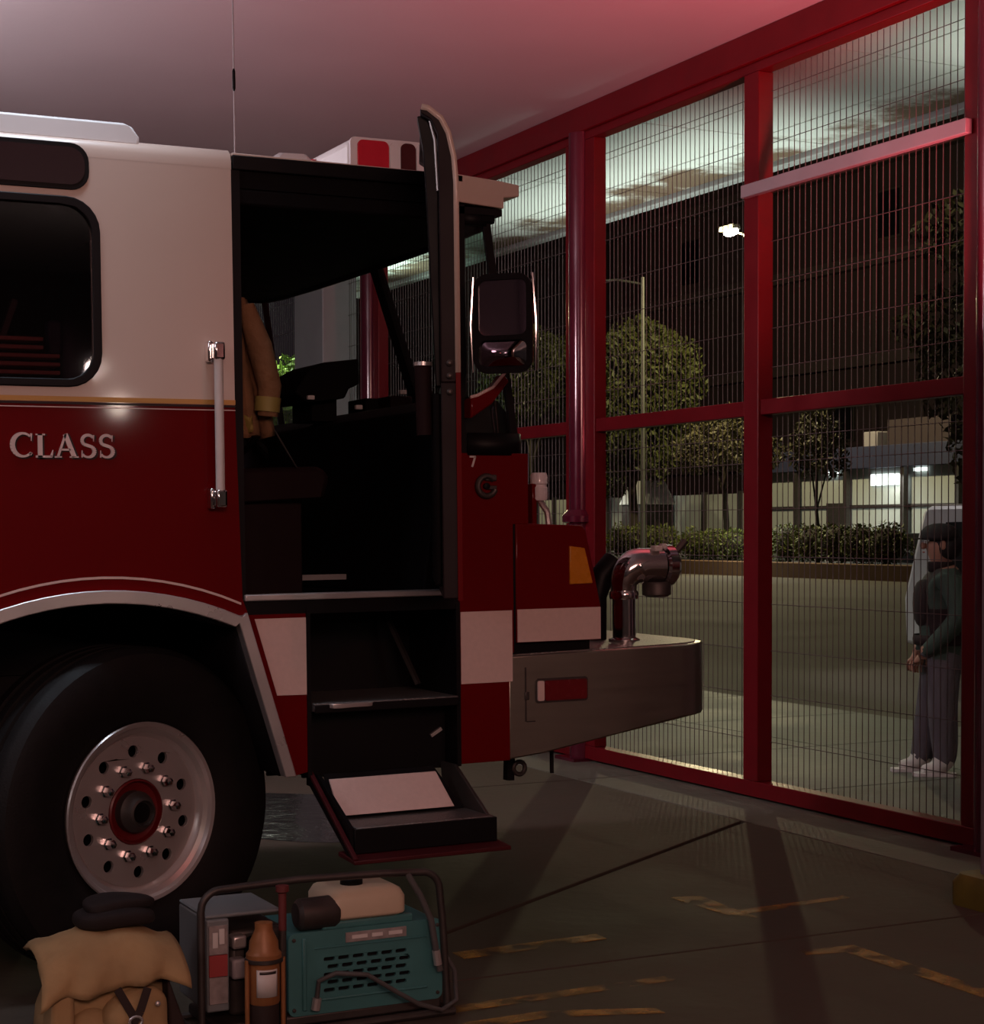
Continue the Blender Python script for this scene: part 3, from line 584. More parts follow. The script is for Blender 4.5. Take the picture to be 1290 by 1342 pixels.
obj('inner_side', MB().prism([(.06, .65), (-.02, .65), (-.31, .51), (-.31, .435), (-.02, .595), (.06, .61)], 'x', .608, .622), 'black', ls)
obj('riser_board', MB().loft([[(.632, -.012, .655), (1.05, -.012, .655), (1.05, -.004, .655), (.632, -.004, .655)], [(.632, -.118, .515), (1.12, -.118, .515), (1.12, -.108, .515), (.632, -.108, .515)]]), 'black', ls)
obj('white_board', MB().loft([[(.640, -.045, .640), (1.045, -.045, .640), (1.045, -.035, .640), (.640, -.035, .640)], [(.640, -.135, .525), (1.075, -.135, .525), (1.075, -.122, .525), (.640, -.122, .525)]]), 'reflect', ls, bevel=.002)
# grab rail on the crew cab
gr = P('grab_rail', MB().tube([(.262, -.055, 2.10), (.262, -.055, 1.60)], .0155, 14), 'label')
for z, s in ((2.10, 1), (1.61, -1)):
    obj('stanchion', MB().box(.244, .282, -.072, -.038, z-.03, z+.03), 'chrome', gr, bevel=.008); obj('stanchion', MB().box(.232, .250, -.04, .0, z-.035, z+.035), 'chrome', gr, bevel=.006)
# lettering
def stroke(m, pts, y0, y1, n=1):
    for (x, z, w), (x2, z2, w2) in zip(pts, pts[1:]):
        d = Vector((x2-x, z2-z)); L = d.length or 1; nx, nz = -d.y/L, d.x/L
        m.prism([(x+nx*w/2, z+nz*w/2), (x2+nx*w2/2, z2+nz*w2/2), (x2-nx*w2/2, z2-nz*w2/2), (x-nx*w/2, z-nz*w/2)], 'y', y0, y1)
def letter(ch, x, z, s, y0, y1):
    m = MB(); q = lambda a, b, w: (x+a*s, z+b*s, w*s)
    T_, t = .20, .09
    if ch == 'C':
        stroke(m, [q(.47+.42*cos(R(a)), .5+.46*sin(R(a)), t+(T_-t)*max(0, -cos(R(a)))**1) for a in range(48, 319, 15)], y0, y1)
        stroke(m, [q(.80, .96, .08), q(.80, .66, .02)], y0, y1); stroke(m, [q(.80, .20, .09), q(.74, .10, .09)], y0, y1)
    if ch == 'L':
        stroke(m, [q(.24, 0, T_), q(.24, 1, T_)], y0, y1); stroke(m, [q(.05, .97, .06), q(.45, .97, .06)], y0, y1)
        stroke(m, [q(.05, .04, .09), q(.74, .04, .09)], y0, y1); stroke(m, [q(.70, .04, .12), q(.78, .32, .02)], y0, y1)
    if ch == 'A':
        stroke(m, [q(.12, .02, t), q(.46, 1, t)], y0, y1); stroke(m, [q(.44, 1, T_), q(.82, .02, T_)], y0, y1); stroke(m, [q(.24, .34, .08), q(.66, .34, .08)], y0, y1)
        stroke(m, [q(-.02, .03, .06), q(.28, .03, .06)], y0, y1); stroke(m, [q(.62, .03, .06), q(1.0, .03, .06)], y0, y1)
    if ch == 'S':
        pts = [q(.36+.25*cos(R(a)), .74+.23*sin(R(a)), t+.05*abs(sin(R(a/2)))) for a in range(30, 226, 15)]
        pts += [q(.36+.06*0+.27*cos(R(a)), .27+.24*sin(R(a)), t+.08*max(0, cos(R(a)))) for a in range(60, -151, -15)]
        stroke(m, pts, y0, y1); stroke(m, [q(.60, .97, .06), q(.60, .70, .02)], y0, y1); stroke(m, [q(.10, .02, .06), q(.10, .32, .02)], y0, y1)
    if ch == '7':
        stroke(m, [q(.0, .92, .16), q(.6, .92, .16)], y0, y1); stroke(m, [q(.56, .95, .17), q(.24, 0, .17)], y0, y1)
    return m
lx = -.413
for ch, adv in (('C', .92), ('L', .82), ('A', 1.0), ('S', .76), ('S', .76)):
    s = .080
    if ch == 'C': lo = P('letter', letter(ch, lx, 1.744, s, -.005, .002), 'letters', smooth=0)
    else: lo = P('letter', letter(ch, lx, 1.744, s*.95, -.005, .002), 'letters', smooth=0)
    obj('letter_shadow', letter(ch, lx+.005, 1.739, s*1.0, -.0025, .002), 'strap', lo, smooth=0)
    lx += adv*s*1.0
P('number', letter('7', 1.212, 1.722, .040, -.004, .002), 'label', smooth=0)
# mirror on its red arm
P('mirror_arm', MB().prism([(1.196, 1.892), (1.196, 1.965), (1.225, 1.972), (1.285, 2.003), (1.33, 2.055), (1.352, 2.03), (1.28, 1.945)], 'y', -.05, .01), 'red', bevel=.006)
P('mirror_arm_edge', MB().tube([(1.197, -.045, 1.968), (1.225, -.047, 1.976), (1.285, -.05, 2.006), (1.332, -.052, 2.058)], .006, 8), 'reflect')
mo = obj('mirror', MB().loft([[(x*f, d, z*f+.0) for x, z in rr(-.098, .098, -.165, .165, .045)] for f, d in ((1, -.012), (1.0, .025), (.85, .075))]), 'chrome', T, bevel=.006, loc=(1.235, -.24, 2.21), rot=(0, 0, R(-44)))
obj('rim', MB().prism(rr(-.105, .105, -.172, .172, .05), 'y', -.022, -.004, [rr(-.086, .086, -.040, .150, .025), rr(-.086, .086, -.150, -.058, .025)]), 'black', mo, bevel=.006)
obj('glass', MB().prism(rr(-.088, .088, -.042, .152, .02), 'y', -.015, -.010), 'mirror', mo)
sp = MB(); k = 9
rows = [[(-.087+.174*i/k, -.013-.016*(1-((i/k-.5)*2)**2)*(1-((j/5-.5)*2)**2), -.152+.096*j/5) for i in range(k+1)] for j in range(6)]
obj('convex_glass', sp.loft(rows, False, False), 'mirror', mo, smooth=80)
obj('side_bar', MB().tube([(-.112, -.01, -.165), (-.116, -.02, 0), (-.108, -.01, .165)], .005, 8), 'chrome', mo); obj('side_bar', MB().tube([(.112, -.0, -.165), (.118, -.01, 0), (.104, .0, .172)], .006, 8), 'chrome', mo)
# open front door (closed it would run back from the hinge; here it is swung out)
D = obj('cab_door', MB().prism([(0, 1.282), (0, 2.58), (.006, 2.66), (.022, 2.73), (.045, 2.775), (.085, 2.806), (.105, 2.810), (.105, 2.796), (.072, 2.775), (.052, 2.73), (.050, 2.58), (.050, 1.282)], 'x', -.80, 0, ), 'black', T, bevel=.004, loc=(1.142, .0, 0), rot=(0, 0, R(66)))
def door_shell():
    # frame with a window hole: lower slab, two stiles, header
    m = MB(); prof_full = [(0, 1.282), (0, 1.96), (.050, 1.96), (.050, 1.282)]
    m.prism(prof_full, 'x', -.80, 0)
    up_ = [(0, 1.96), (0, 2.58), (.006, 2.66), (.022, 2.73), (.045, 2.775), (.085, 2.806), (.105, 2.810), (.105, 2.796), (.072, 2.775), (.052, 2.73), (.050, 2.58), (.050, 1.96)]
    m.prism(up_, 'x', -.80, -.71); m.prism(up_, 'x', -.07, 0)
    hd = [(.006, 2.66), (.022, 2.73), (.045, 2.775), (.085, 2.806), (.105, 2.810), (.105, 2.796), (.072, 2.775), (.052, 2.73), (.050, 2.66)]
    m.prism(hd, 'x', -.71, -.07)
    return m
me2 = obj('tmp', door_shell(), mat('door_edge', (.013, .005, .006), .6, 0, .1, 8, spec=.25)); D.data = me2.data; bpy.data.objects.remove(me2)
skin = lambda pts, o=.004: [(a-o, b) for a, b in pts]
op = [(0, 2.58), (.006, 2.66), (.022, 2.73), (.045, 2.775), (.085, 2.806), (.105, 2.810)]
def skinstrip(lo, pts, x0, x1):
    q = [(0, lo)]+pts
    return MB().loft([[(x0, a-.004, b+(.004 if b > 2.7 else 0)) for a, b in q], [(x1, a-.004, b+(.004 if b > 2.7 else 0)) for a, b in q]], False, False)
obj('outer_skin_cream', skinstrip(1.99, op, -.808, -.71), 'cream', D, solid=.017); obj('outer_skin_cream', skinstrip(1.99, op, -.07, 0), 'cream', D, solid=.017)
obj('outer_skin_cream', MB().loft([[(x, a-.004, b+(.004 if b > 2.7 else 0)) for a, b in op[1:]] for x in (-.71, -.07)], False, False), 'cream', D, solid=.017)
obj('outer_skin_red', MB().box(-.808, 0, -.012, .003, 1.276, 1.99), 'red', D)
obj('pane', B(-.715, -.065, .020, .025, 1.95, 2.68), 'tint', D)
obj('inner_panel', B(-.765, -.03, .048, .075, 1.32, 1.93), 'inner', D, bevel=.01)
obj('inner_frame', MB().prism([(.048, 1.95), (.050, 2.55), (.054, 2.70), (.085, 2.795), (.115, 2.795), (.098, 2.69), (.092, 2.60), (.066, 1.95)], 'x', -.76, -.70), 'black', D, bevel=.004)
obj('frame_trim', MB().tube([(-.77, .052, 2.56), (-.765, .060, 2.72), (-.76, .075, 2.78)], .005, 8), 'alu', D)
obj('door_pull', MB().tube([(-.70, .10, 1.80), (-.70, .105, 2.02)], .028, 12), 'seat', D); obj('door_pull_cap', MB().lathe([(.03, 0), (.03, .012)], 12, 'z', (-.70, .105, 2.02)), 'alu', D)
for z in (1.98, 2.02, 1.93): obj('latch_bolt', MB().lathe([(.010, 0), (.010, -.010), (.004, -.014)], 10, 'x', (-.80, .022, z)), 'steel', D)
obj('hinge', MB().tube([(0, .045, 1.34), (0, .045, 1.46)], .012, 10), 'chrome', D)
# cab interior
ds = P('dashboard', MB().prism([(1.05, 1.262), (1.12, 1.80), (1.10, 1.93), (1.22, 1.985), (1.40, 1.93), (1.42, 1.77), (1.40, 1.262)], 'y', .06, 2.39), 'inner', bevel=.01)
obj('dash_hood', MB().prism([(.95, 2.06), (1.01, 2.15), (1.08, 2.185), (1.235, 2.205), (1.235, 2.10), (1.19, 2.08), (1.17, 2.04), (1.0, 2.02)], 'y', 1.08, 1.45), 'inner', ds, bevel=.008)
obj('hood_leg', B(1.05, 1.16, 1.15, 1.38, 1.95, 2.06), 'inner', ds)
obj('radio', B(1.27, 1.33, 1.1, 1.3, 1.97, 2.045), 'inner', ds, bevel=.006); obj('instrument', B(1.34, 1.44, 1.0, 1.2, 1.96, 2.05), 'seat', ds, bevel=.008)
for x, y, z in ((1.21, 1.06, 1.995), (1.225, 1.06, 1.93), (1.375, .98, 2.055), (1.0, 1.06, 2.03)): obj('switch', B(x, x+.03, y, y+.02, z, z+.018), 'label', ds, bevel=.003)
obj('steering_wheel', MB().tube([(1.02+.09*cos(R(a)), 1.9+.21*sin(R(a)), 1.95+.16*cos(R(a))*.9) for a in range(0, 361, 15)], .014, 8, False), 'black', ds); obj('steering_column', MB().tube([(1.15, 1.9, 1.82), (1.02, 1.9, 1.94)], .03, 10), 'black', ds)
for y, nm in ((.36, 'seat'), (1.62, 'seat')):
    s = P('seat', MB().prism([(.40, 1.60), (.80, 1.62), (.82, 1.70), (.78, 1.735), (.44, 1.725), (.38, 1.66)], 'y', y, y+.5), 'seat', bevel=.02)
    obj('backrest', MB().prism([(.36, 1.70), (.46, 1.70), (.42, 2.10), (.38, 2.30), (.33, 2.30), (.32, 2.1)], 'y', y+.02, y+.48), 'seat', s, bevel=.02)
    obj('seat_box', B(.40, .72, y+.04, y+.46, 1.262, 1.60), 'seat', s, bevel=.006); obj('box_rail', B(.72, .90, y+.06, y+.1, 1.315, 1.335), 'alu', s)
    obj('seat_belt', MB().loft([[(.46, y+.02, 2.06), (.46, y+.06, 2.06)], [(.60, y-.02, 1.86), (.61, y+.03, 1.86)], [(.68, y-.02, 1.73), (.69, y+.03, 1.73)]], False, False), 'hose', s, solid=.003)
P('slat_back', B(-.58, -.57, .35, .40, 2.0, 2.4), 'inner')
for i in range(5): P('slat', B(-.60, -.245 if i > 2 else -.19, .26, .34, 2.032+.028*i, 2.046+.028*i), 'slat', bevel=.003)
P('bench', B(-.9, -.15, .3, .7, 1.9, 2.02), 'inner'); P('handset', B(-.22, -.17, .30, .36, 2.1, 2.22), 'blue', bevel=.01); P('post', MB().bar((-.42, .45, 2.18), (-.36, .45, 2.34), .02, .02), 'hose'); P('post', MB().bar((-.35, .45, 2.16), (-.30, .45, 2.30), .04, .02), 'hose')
# wheels
def wheel(x, y, ang, name='wheel', flip=False):
    tp_ = [(.300, -.12), (.33, -.14), (.44, -.152), (.505, -.150), (.535, -.140), (.552, -.118)]
    for k in range(4):
        c = -.088+.0585*k; tp_ += [(.558, c-.018), (.558, c+.018), (.546, c+.020), (.546, c+.038)] if k < 3 else [(.558, c-.018), (.558, c+.018)]
    tp_ += [(.552, .118), (.535, .140), (.505, .150), (.44, .152), (.33, .14), (.300, .12)]
    t = obj(name, MB().lathe(tp_, 72, 'y', caps=False), 'rubber', T, loc=(x, y, .56), rot=(0, 0, R(ang)), smooth=30)
    rm = obj('rim', MB().lathe([(.300, .10), (.300, -.128), (.306, -.137), (.302, -.143), (.290, -.140), (.284, -.125), (.268, -.118), (.262, -.100), (.252, -.092), (.248, -.085)], 72, 'y', caps=False), 'alu', t, smooth=40)
    holes = [circ(.205*cos(R(36*i+20)), .205*sin(R(36*i+20)), .0205, 16) for i in range(10)]+[circ(0, 0, .112, 32)]
    obj('disc', MB().prism(circ(0, 0, .252, 64), 'y', -.096, -.082, holes), 'alu', t, bevel=.003)
    obj('backing', MB().lathe([(.29, -.02), (.29, -.01)], 40, 'y'), 'black', t)
    obj('hub_flange', MB().lathe([(.110, -.06), (.110, -.098), (.104, -.102), (.098, -.085), (.07, -.075), (.0, -.07)], 40, 'y', caps=False), mat('hub_red', (.14, .006, .008), .4, 0, .15, 12) if 'hub_red' not in bpy.data.materials else bpy.data.materials['hub_red'], t)
    obj('hub', MB().lathe([(.072, -.07), (.070, -.105), (.058, -.118), (.050, -.138), (.042, -.141), (.037, -.125), (.0, -.123)], 32, 'y', caps=False), 'steel', t)
    obj('hub_bore', MB().lathe([(.0, -.126), (.035, -.1265), (.035, -.123)], 24, 'y', caps=False), 'black', t)
    nut = MB().lathe([(.021, -.094), (.021, -.104), (.0165, -.105), (.0165, -.122), (.013, -.132), (.0, -.136)], 6, 'y', caps=False); me = None
    for i in range(10):
        a = R(36*i+2)
        if me is None: o = obj('lug_nut', nut, 'chrome', t, smooth=50); me = o.data
        else: o = bpy.data.objects.new('lug_nut', me); COL.objects.link(o); o.parent = t
        o.location = (.150*cos(a), 0, .150*sin(a))
    return t
wheel(-.036, .19, 21.4); wheel(-.036, W-.19, 180+21.4); wheel(-4.4, .19, 0); wheel(-4.4, W-.19, 180)
# chassis and pump body outside the frame
P('axle', MB().tube([(.03, .4, .52), (.03, 2.05, .52)], .06, 12), 'black'); P('axle', MB().tube([(-4.4, .4, .55), (-4.4, 2.05, .55)], .08, 12), 'black')
for y in (.8, 1.58): P('chassis_rail', B(-5.4, 1.6, y, y+.09, .72, .98), 'black')
P('engine_sump', B(-.9, .6, .95, 1.5, .62, 1.0), 'black', bevel=.03)
P('body_upper', B(-5.5, -1.96, 0, W, 1.35, 2.6), 'red', bevel=.02); P('body_lower', B(-3.75, -1.96, 0, W, .6, 1.35), 'red', bevel=.01); P('body_lower', B(-5.5, -5.05, 0, W, .6, 1.35), 'red', bevel=.01)
for x in (-3.7, -2.8): P('compartment_door', B(x, x+.8, -.012, .01, .7, 1.9), 'stainless', bevel=.006)

# ------------------------------------------------------------------ coat hanging in the cab
def wavy(x0, x1, z0, z1, yb, seed, nx=14, nz=18, amp=.02):
    rg = random.Random(seed); rows = []
    for j in range(nz+1):
        t = j/nz; row = []
        for i in range(nx+1):
            s = i/nx; x = x0(t)+(x1(t)-x0(t))*s
            row.append((x, yb+amp*sin(s*9+seed+t*2.2)+amp*.6*sin(s*17+t*5), z0+(z1-z0)*t+.006*sin(s*13)))
        rows.append(row)
    return MB().loft(rows, False, False)
def tl(x, y, z):  # truck local -> world for things resting in the cab
    c, s = cos(R(.4647)), sin(R(.4647)); return (1.615+c*x-s*z, 5.80+y, s*x+c*z)
ct = thing('turnout_coat', tl(0, 0, 0), 'tan turnout coat hanging inside the open cab door', 'coat', rot=(0, -R(.4647), 0))
obj('body', wavy(lambda t: .375+.015*t, lambda t: .530-.09*t**1.2, 1.83, 2.31, .20, 1), 'tan2', ct, solid=.03, smooth=60)
obj('sleeve', MB().tube([(.43, .15, 2.28), (.47, .13, 2.14), (.505, .13, 2.0), (.50, .14, 1.90)], [.03, .045, .042, .036], 10), 'tan2', ct, smooth=60)
obj('cuff', MB().tube([(.502, .138, 1.965), (.498, .14, 1.915)], [.046, .044], 12), 'lime', ct); obj('hem_strip', wavy(lambda t: .372, lambda t: .45, 1.845, 1.90, .165, 1, 10, 4, .014), 'lime', ct, solid=.004)
obj('hanging_loop', MB().tube([(.40, .20, 2.30), (.39, .2, 2.42), (.40, .2, 2.60)], .008, 6), 'strap', ct)
# ------------------------------------------------------------------ portable generator beside the wheel
G = thing('generator', (2.0, 5.05, 0), 'small teal generator with cream tank in a tubular carrying frame', 'generator')
gx, gy = 2.0, 5.05
def gb(n, x0, x1, y0, y1, z0, z1, m, par=G, bevel=.008): return obj(n, B(x0-gx, x1-gx, y0-gy, y1-gy, z0, z1), m, par, bevel=bevel)
def gt(n, pts, r, m, par=G, k=10): return obj(n, MB().tube([(x-gx, y-gy, z) for x, y, z in pts], r, k), m, par)
hs = [rr(1.93+.047*i+(.012*(j % 2)), 1.93+.047*i+.036+(.012*(j % 2)), .118+.0235*j, .130+.0235*j, .0055, 3) for i in range(6) for j in range(5)]
ho = obj('housing', MB().prism([(x-gx, z) for x, z in rr(1.818, 2.322, .055, .305, .022)], 'y', 4.992-gy, 5.004-gy, [[(x-gx, z) for x, z in h] for h in hs]), 'teal', G, bevel=.002)
gb('housing_box', 1.822, 2.318, 5.004, 5.30, .058, .302, 'teal', bevel=.014)
gb('vent_backing', 1.90, 2.25, 5.002, 5.006, .10, .26, 'black', bevel=0)
gb('housing_ridge', 1.86, 1.875, 4.984, 4.994, .07, .29, 'teal'); gb('housing_edge', 1.90, 2.27, 4.986, 4.993, .094, .102, 'teal', bevel=.003); gb('housing_edge', 1.90, 2.27, 4.986, 4.993, .252, .256, 'teal', bevel=.002)
gb('name_label', 2.0, 2.20, 4.988, 4.993, .262, .292, 'labelgrey', bevel=.001)
for a, b_ in ((2.02, 2.07), (2.085, 2.12), (2.14, 2.185)): gb('label_mark', a, b_, 4.986, 4.989, .272, .283, 'label', bevel=0)
obj('tank', MB().loft([[(x-gx, y-gy, z) for x, y in rr(1.955+i, 2.205-i, 4.99+i*.7, 5.21-i*.7, .03)] for i, z in ((.02, .325), (0, .335), (0, .385), (.012, .408), (.03, .418))]), 'cap_cream', G, bevel=.004)
obj('tank_cap', MB().lathe([(.035, .41), (.035, .432), (.028, .438), (0, .438)], 20, 'z', (.06, .04, 0)), 'black', G); gb('tank_base', 1.93, 2.23, 5.0, 5.25, .30, .328, 'teal')
obj('muffler', MB().lathe([(.0, -.07), (.036, -.07), (.048, -.058), (.050, .045), (.042, .06), (.02, .066), (0, .067)], 28, 'x', (-.075, -.02, .352)), 'steel', G); obj('muffler_end', MB().lathe([(.0, .0), (.012, .0), (.012, .03)], 12, 'x', (-.015, -.02, .352)), 'black', G)
gb('engine_block', 1.66, 1.83, 5.06, 5.28, .06, .32, 'steel', bevel=.015); gb('starter_cover', 1.70, 1.80, 5.03, 5.07, .13, .30, 'black', bevel=.02)
pn = gb('control_panel', 1.567, 1.635, 4.99, 5.27, .10, .372, 'greybox', bevel=.006)
gb('panel_label', 1.572, 1.628, 4.984, 4.992, .27, .355, 'labelgrey', bevel=.001); gb('panel_label', 1.572, 1.628, 4.984, 4.992, .205, .268, 'redlabel', bevel=.001); gb('panel_label', 1.572, 1.628, 4.984, 4.992, .125, .203, 'labelgrey', bevel=.001)
gb('label_figure', 1.582, 1.598, 4.981, 4.985, .29, .335, 'label', bevel=.001); gb('label_figure', 1.602, 1.618, 4.981, 4.985, .30, .345, 'label', bevel=.001)
gb('panel_top', 1.567, 1.80, 5.0, 5.27, .372, .384, 'greybox'); gb('socket', 1.655, 1.70, 5.02, 5.07, .18, .24, 'railgrey'); gb('socket', 1.655, 1.70, 5.02, 5.07, .27, .31, 'alu')
for y in (4.985,):
    gt('frame_hoop', [(1.548, y, .012), (1.548, y, .40)]+[(1.548+.06*(1-cos(R(a))), y, .40+.06*sin(R(a))) for a in range(20, 91, 14)]+[(1.85, y, .468), (2.12, y, .462)]+[(2.25+.06*sin(R(a)), y, .395+.06*cos(R(a))) for a in range(10, 91, 16)]+[(2.32, y, .3), (2.335, y, .06), (2.335, y, .012)], .0115, 'steel', k=12)
    gt('frame_foot', [(1.53, y, .014), (2.36, y, .014)], .013, 'steel')
gt('frame_foot', [(1.58, 5.30, .014), (2.36, 5.30, .014)], .013, 'steel')
for x in (1.56, 2.335): gt('frame_tie', [(x, 4.985, .02), (x, 5.30, .02)], .011, 'steel')
gb('skid_plate', 1.60, 2.32, 4.995, 5.29, .024, .058, 'steel'); 
gt('cable', [(1.90, 4.975, .10), (1.90, 4.955, .165), (1.95, 4.945, .185), (2.05, 4.94, .17), (2.14, 4.93, .11), (2.22, 4.94, .06), (2.30, 4.95, .03), (2.36, 4.97, .05), (2.36, 4.985, .14), (2.33, 4.985, .19)], .0075, 'hose')
gt('hose', [(2.20, 4.98, .455), (2.235, 4.965, .39), (2.27, 4.96, .31), (2.285, 4.96, .22), (2.30, 4.96, .15)], .010, 'hose'); gt('hose_coupling', [(2.285, 4.958, .215), (2.292, 4.958, .17)], .013, 'alu')
gt('cable_plug', [(1.895, 4.972, .075), (1.90, 4.970, .11)], .014, 'alu'); gb('outlet', 2.315, 2.335, 5.02, 5.06, .10, .14, 'alu')
for x in (1.835, 2.305):
    for z in (.075, .285): obj('screw', MB().lathe([(.006, 0), (.006, -.004), (0, -.005)], 8, 'y', (x-gx, 4.992-gy, z)), 'steel', G)
# standing canister and red topped rod
cn = thing('canister', (1.718, 4.925, 0), 'orange brown metal canister with blank white label leaning at the generator', 'canister')
obj('body', MB().lathe([(.0, .0), (.040, .0), (.043, .01), (.043, .13)], 28, 'z'), 'strap', cn); obj('shell', MB().lathe([(.043, .13), (.046, .135), (.046, .255), (.052, .26), (.052, .275), (.044, .285), (.042, .31), (.030, .335), (.026, .345), (.026, .365), (.0, .368)], 28, 'z'), 'can', cn)
obj('label', MB().loft([[(.0475*sin(R(a)), -.0475*cos(R(a)), z) for a in range(-46, 40, 8)] for z in (.155, .235)], False, False), 'label', cn, solid=.001, smooth=60)
obj('label_print', MB().loft([[(.0485*sin(R(a)), -.0485*cos(R(a)), z) for a in range(-34, 28, 6)] for z in (.222, .230)], False, False), 'steel', cn, solid=.0006)
for s in (-1, 1): obj('side_rail', MB().tube([(s*.055, -.01, .0), (s*.055, -.01, .26)], .007, 8), 'can', cn)
obj('clamp', MB().lathe([(.046, .20+.05), (.056, .252), (.056, .262), (.046, .265)], 24, 'z'), 'steel', cn)
rd = thing('pry_bar', (1.785, 4.95, 0), 'thin dark bar with red grip standing left of the generator housing', 'bar')
obj('shaft', MB().tube([(0, 0, 0), (0, 0, .45)], .011, 10), 'steel', rd); obj('grip', MB().tube([(0, 0, .33), (0, 0, .44)], .012, 12), 'redgrip', rd); obj('head', MB().lathe([(.012, .44), (.020, .445), (.020, .462), (0, .466)], 14, 'z'), 'redgrip', rd)
# canvas gear bag with a black pad on top
bg = thing('gear_bag', (1.27, 5.02, 0), 'tan canvas gear bag with folded flap and dark crossed straps', 'bag')
def lump(c, rx, ry, rz, seed, e=.7, n=28, m=18, amp=.03):
    mb = MB().ell(c, rx, ry, rz, n, m, e); rg = random.Random(seed); ph = [rg.random()*6 for _ in range(6)]
    mb.v = [(x+amp*.5*sin(z*38+ph[0]+x*9), y+amp*sin(x*31+ph[1])*.5+amp*.4*sin(z*52+x*20+ph[2]), z+amp*.4*sin(x*26+ph[3]+y*18)) for x, y, z in mb.v]; return mb
obj('body', lump((0, 0, .17), .185, .14, .175, 3), 'tan', bg, smooth=70)
fp = []
u_ = lambda t: max(0, (t-.45)/.55)
for j in range(13):
    t = j/12; row = []
    for i in range(25):
        s = i/24; x = -.20+.395*s
        arch = .045*math.sin(pi*min(1, max(0, s*1.02)))**.8; fold = .008*sin(s*19+t*5)+.005*sin(s*31+t*9)
        if t < .45: y, z = .10-.21*t/.45, .315+arch+.018*sin(t*7)
        else: u = (t-.45)/.55; y, z = -.11-.06*sin(u*pi*.55), .315+arch*(1-.75*u)-.085*u-.012*sin(s*6)*u
        row.append((x*(1+.05*u_(t))-.018*max(0, t-.6)*(s < .10), y+fold*.9-.004, z+fold*.5-.30*t*max(0, .10-s)-.12*t*max(0, s-.90)))
    fp.append(row)
obj('flap', MB().loft(fp, False, False), 'tan', bg, solid=.014, smooth=70)
obj('pouch', lump((.055, -.135, .13), .095, .055, .10, 6, .8, amp=.012), 'tan', bg, smooth=70); obj('pouch', lump((-.075, -.125, .09), .07, .05, .09, 9, .8, amp=.012), 'tan', bg, smooth=70)
def strap(pts, wd=.022): 
    m = MB()
    for a, b_ in zip(pts, pts[1:]): m.bar(a, b_, wd, .005, (0, -1, .2))
    return m
obj('strap', strap([(-.01, -.195, .245), (.03, -.205, .17), (.035, -.21, .09), (.03, -.20, .0)]), 'strap', bg); obj('strap', strap([(.075, -.195, .24), (.05, -.207, .18), (.03, -.212, .15), (-.0, -.21, .05)]), 'strap', bg)
obj('buckle', MB().tube([(.035+.018*cos(R(a)), -.216, .155+.014*sin(R(a))) for a in range(0, 361, 30)], .004, 6, False), 'alu', bg); obj('snap', MB().ell((.105, -.188, .19), .008, .006, .008), 'alu', bg)
obj('reflective_strip', strap([(.08, -.197, .02), (.13, -.19, .055), (.155, -.17, .09)], .016), 'lime', bg)
obj('side_flap', MB().prism([(.145, .26), (.20, .10), (.205, .0), (.165, .0), (.15, .10)], 'y', -.15, -.02), 'strap', bg, bevel=.01); obj('left_flap', MB().prism([(-.18, .25), (-.12, .24), (-.12, .0), (-.195, .0)], 'y', -.17, -.05), 'tan', bg, bevel=.015)
obj('ring', MB().tube([(-.20+.022*cos(R(a)), -.19, .055+.03*sin(R(a))) for a in range(0, 361, 24)], .004, 6, False), 'alu', bg)
pd = thing('folded_pad', (1.30, 5.0, .376), 'black folded pad lying on top of the tan gear bag', 'pad')
obj('lower_fold', lump((0, .02, .03), .115, .075, .028, 4, .6, amp=.008), 'hair', pd, smooth=60); obj('upper_fold', lump((.02, .03, .065), .10, .06, .022, 7, .6, amp=.01), 'hair', pd, smooth=60)
sb = thing('black_bundle', (1.02, 5.06, 0), 'low black strap bundle lying left of the gear bag', 'strap')
obj('webbing', lump((0, 0, .035), .10, .09, .04, 12, .7, amp=.02), 'hair', sb, smooth=60); obj('loop', MB().tube([(.03+.05*cos(R(a)), -.08, .05+.03*sin(R(a))) for a in range(0, 361, 24)], .008, 6, False), 'strap', sb)

# ------------------------------------------------------------------ person standing on the pavement, facing left in the picture
def skin_mesh(name, verts, edges, radii, material, parent=None, sub=2, root=0):
    me = bpy.data.meshes.new(name); me.from_pydata(verts, edges, []); o = bpy.data.objects.new(name, me); COL.objects.link(o)
    o.modifiers.new('skin', 'SKIN'); sd = o.modifiers.new('sub', 'SUBSURF'); sd.levels = sub; sd.render_levels = sub
    for i, r_ in enumerate(radii):
        v = me.skin_vertices[0].data[i]; v.radius = r_ if isinstance(r_, tuple) else (r_, r_); v.use_root = (i == root)
    dg = bpy.context.evaluated_depsgraph_get(); ev = o.evaluated_get(dg); nm = bpy.data.meshes.new_from_object(ev)
    o.modifiers.clear(); o.data = nm; bpy.data.meshes.remove(me)
    for p in nm.polygons: p.use_smooth = True
    nm.materials.clear()
    for q in ([material] if isinstance(material, str) else material): nm.materials.append(M[q])
    if parent: o.parent = parent
    return o
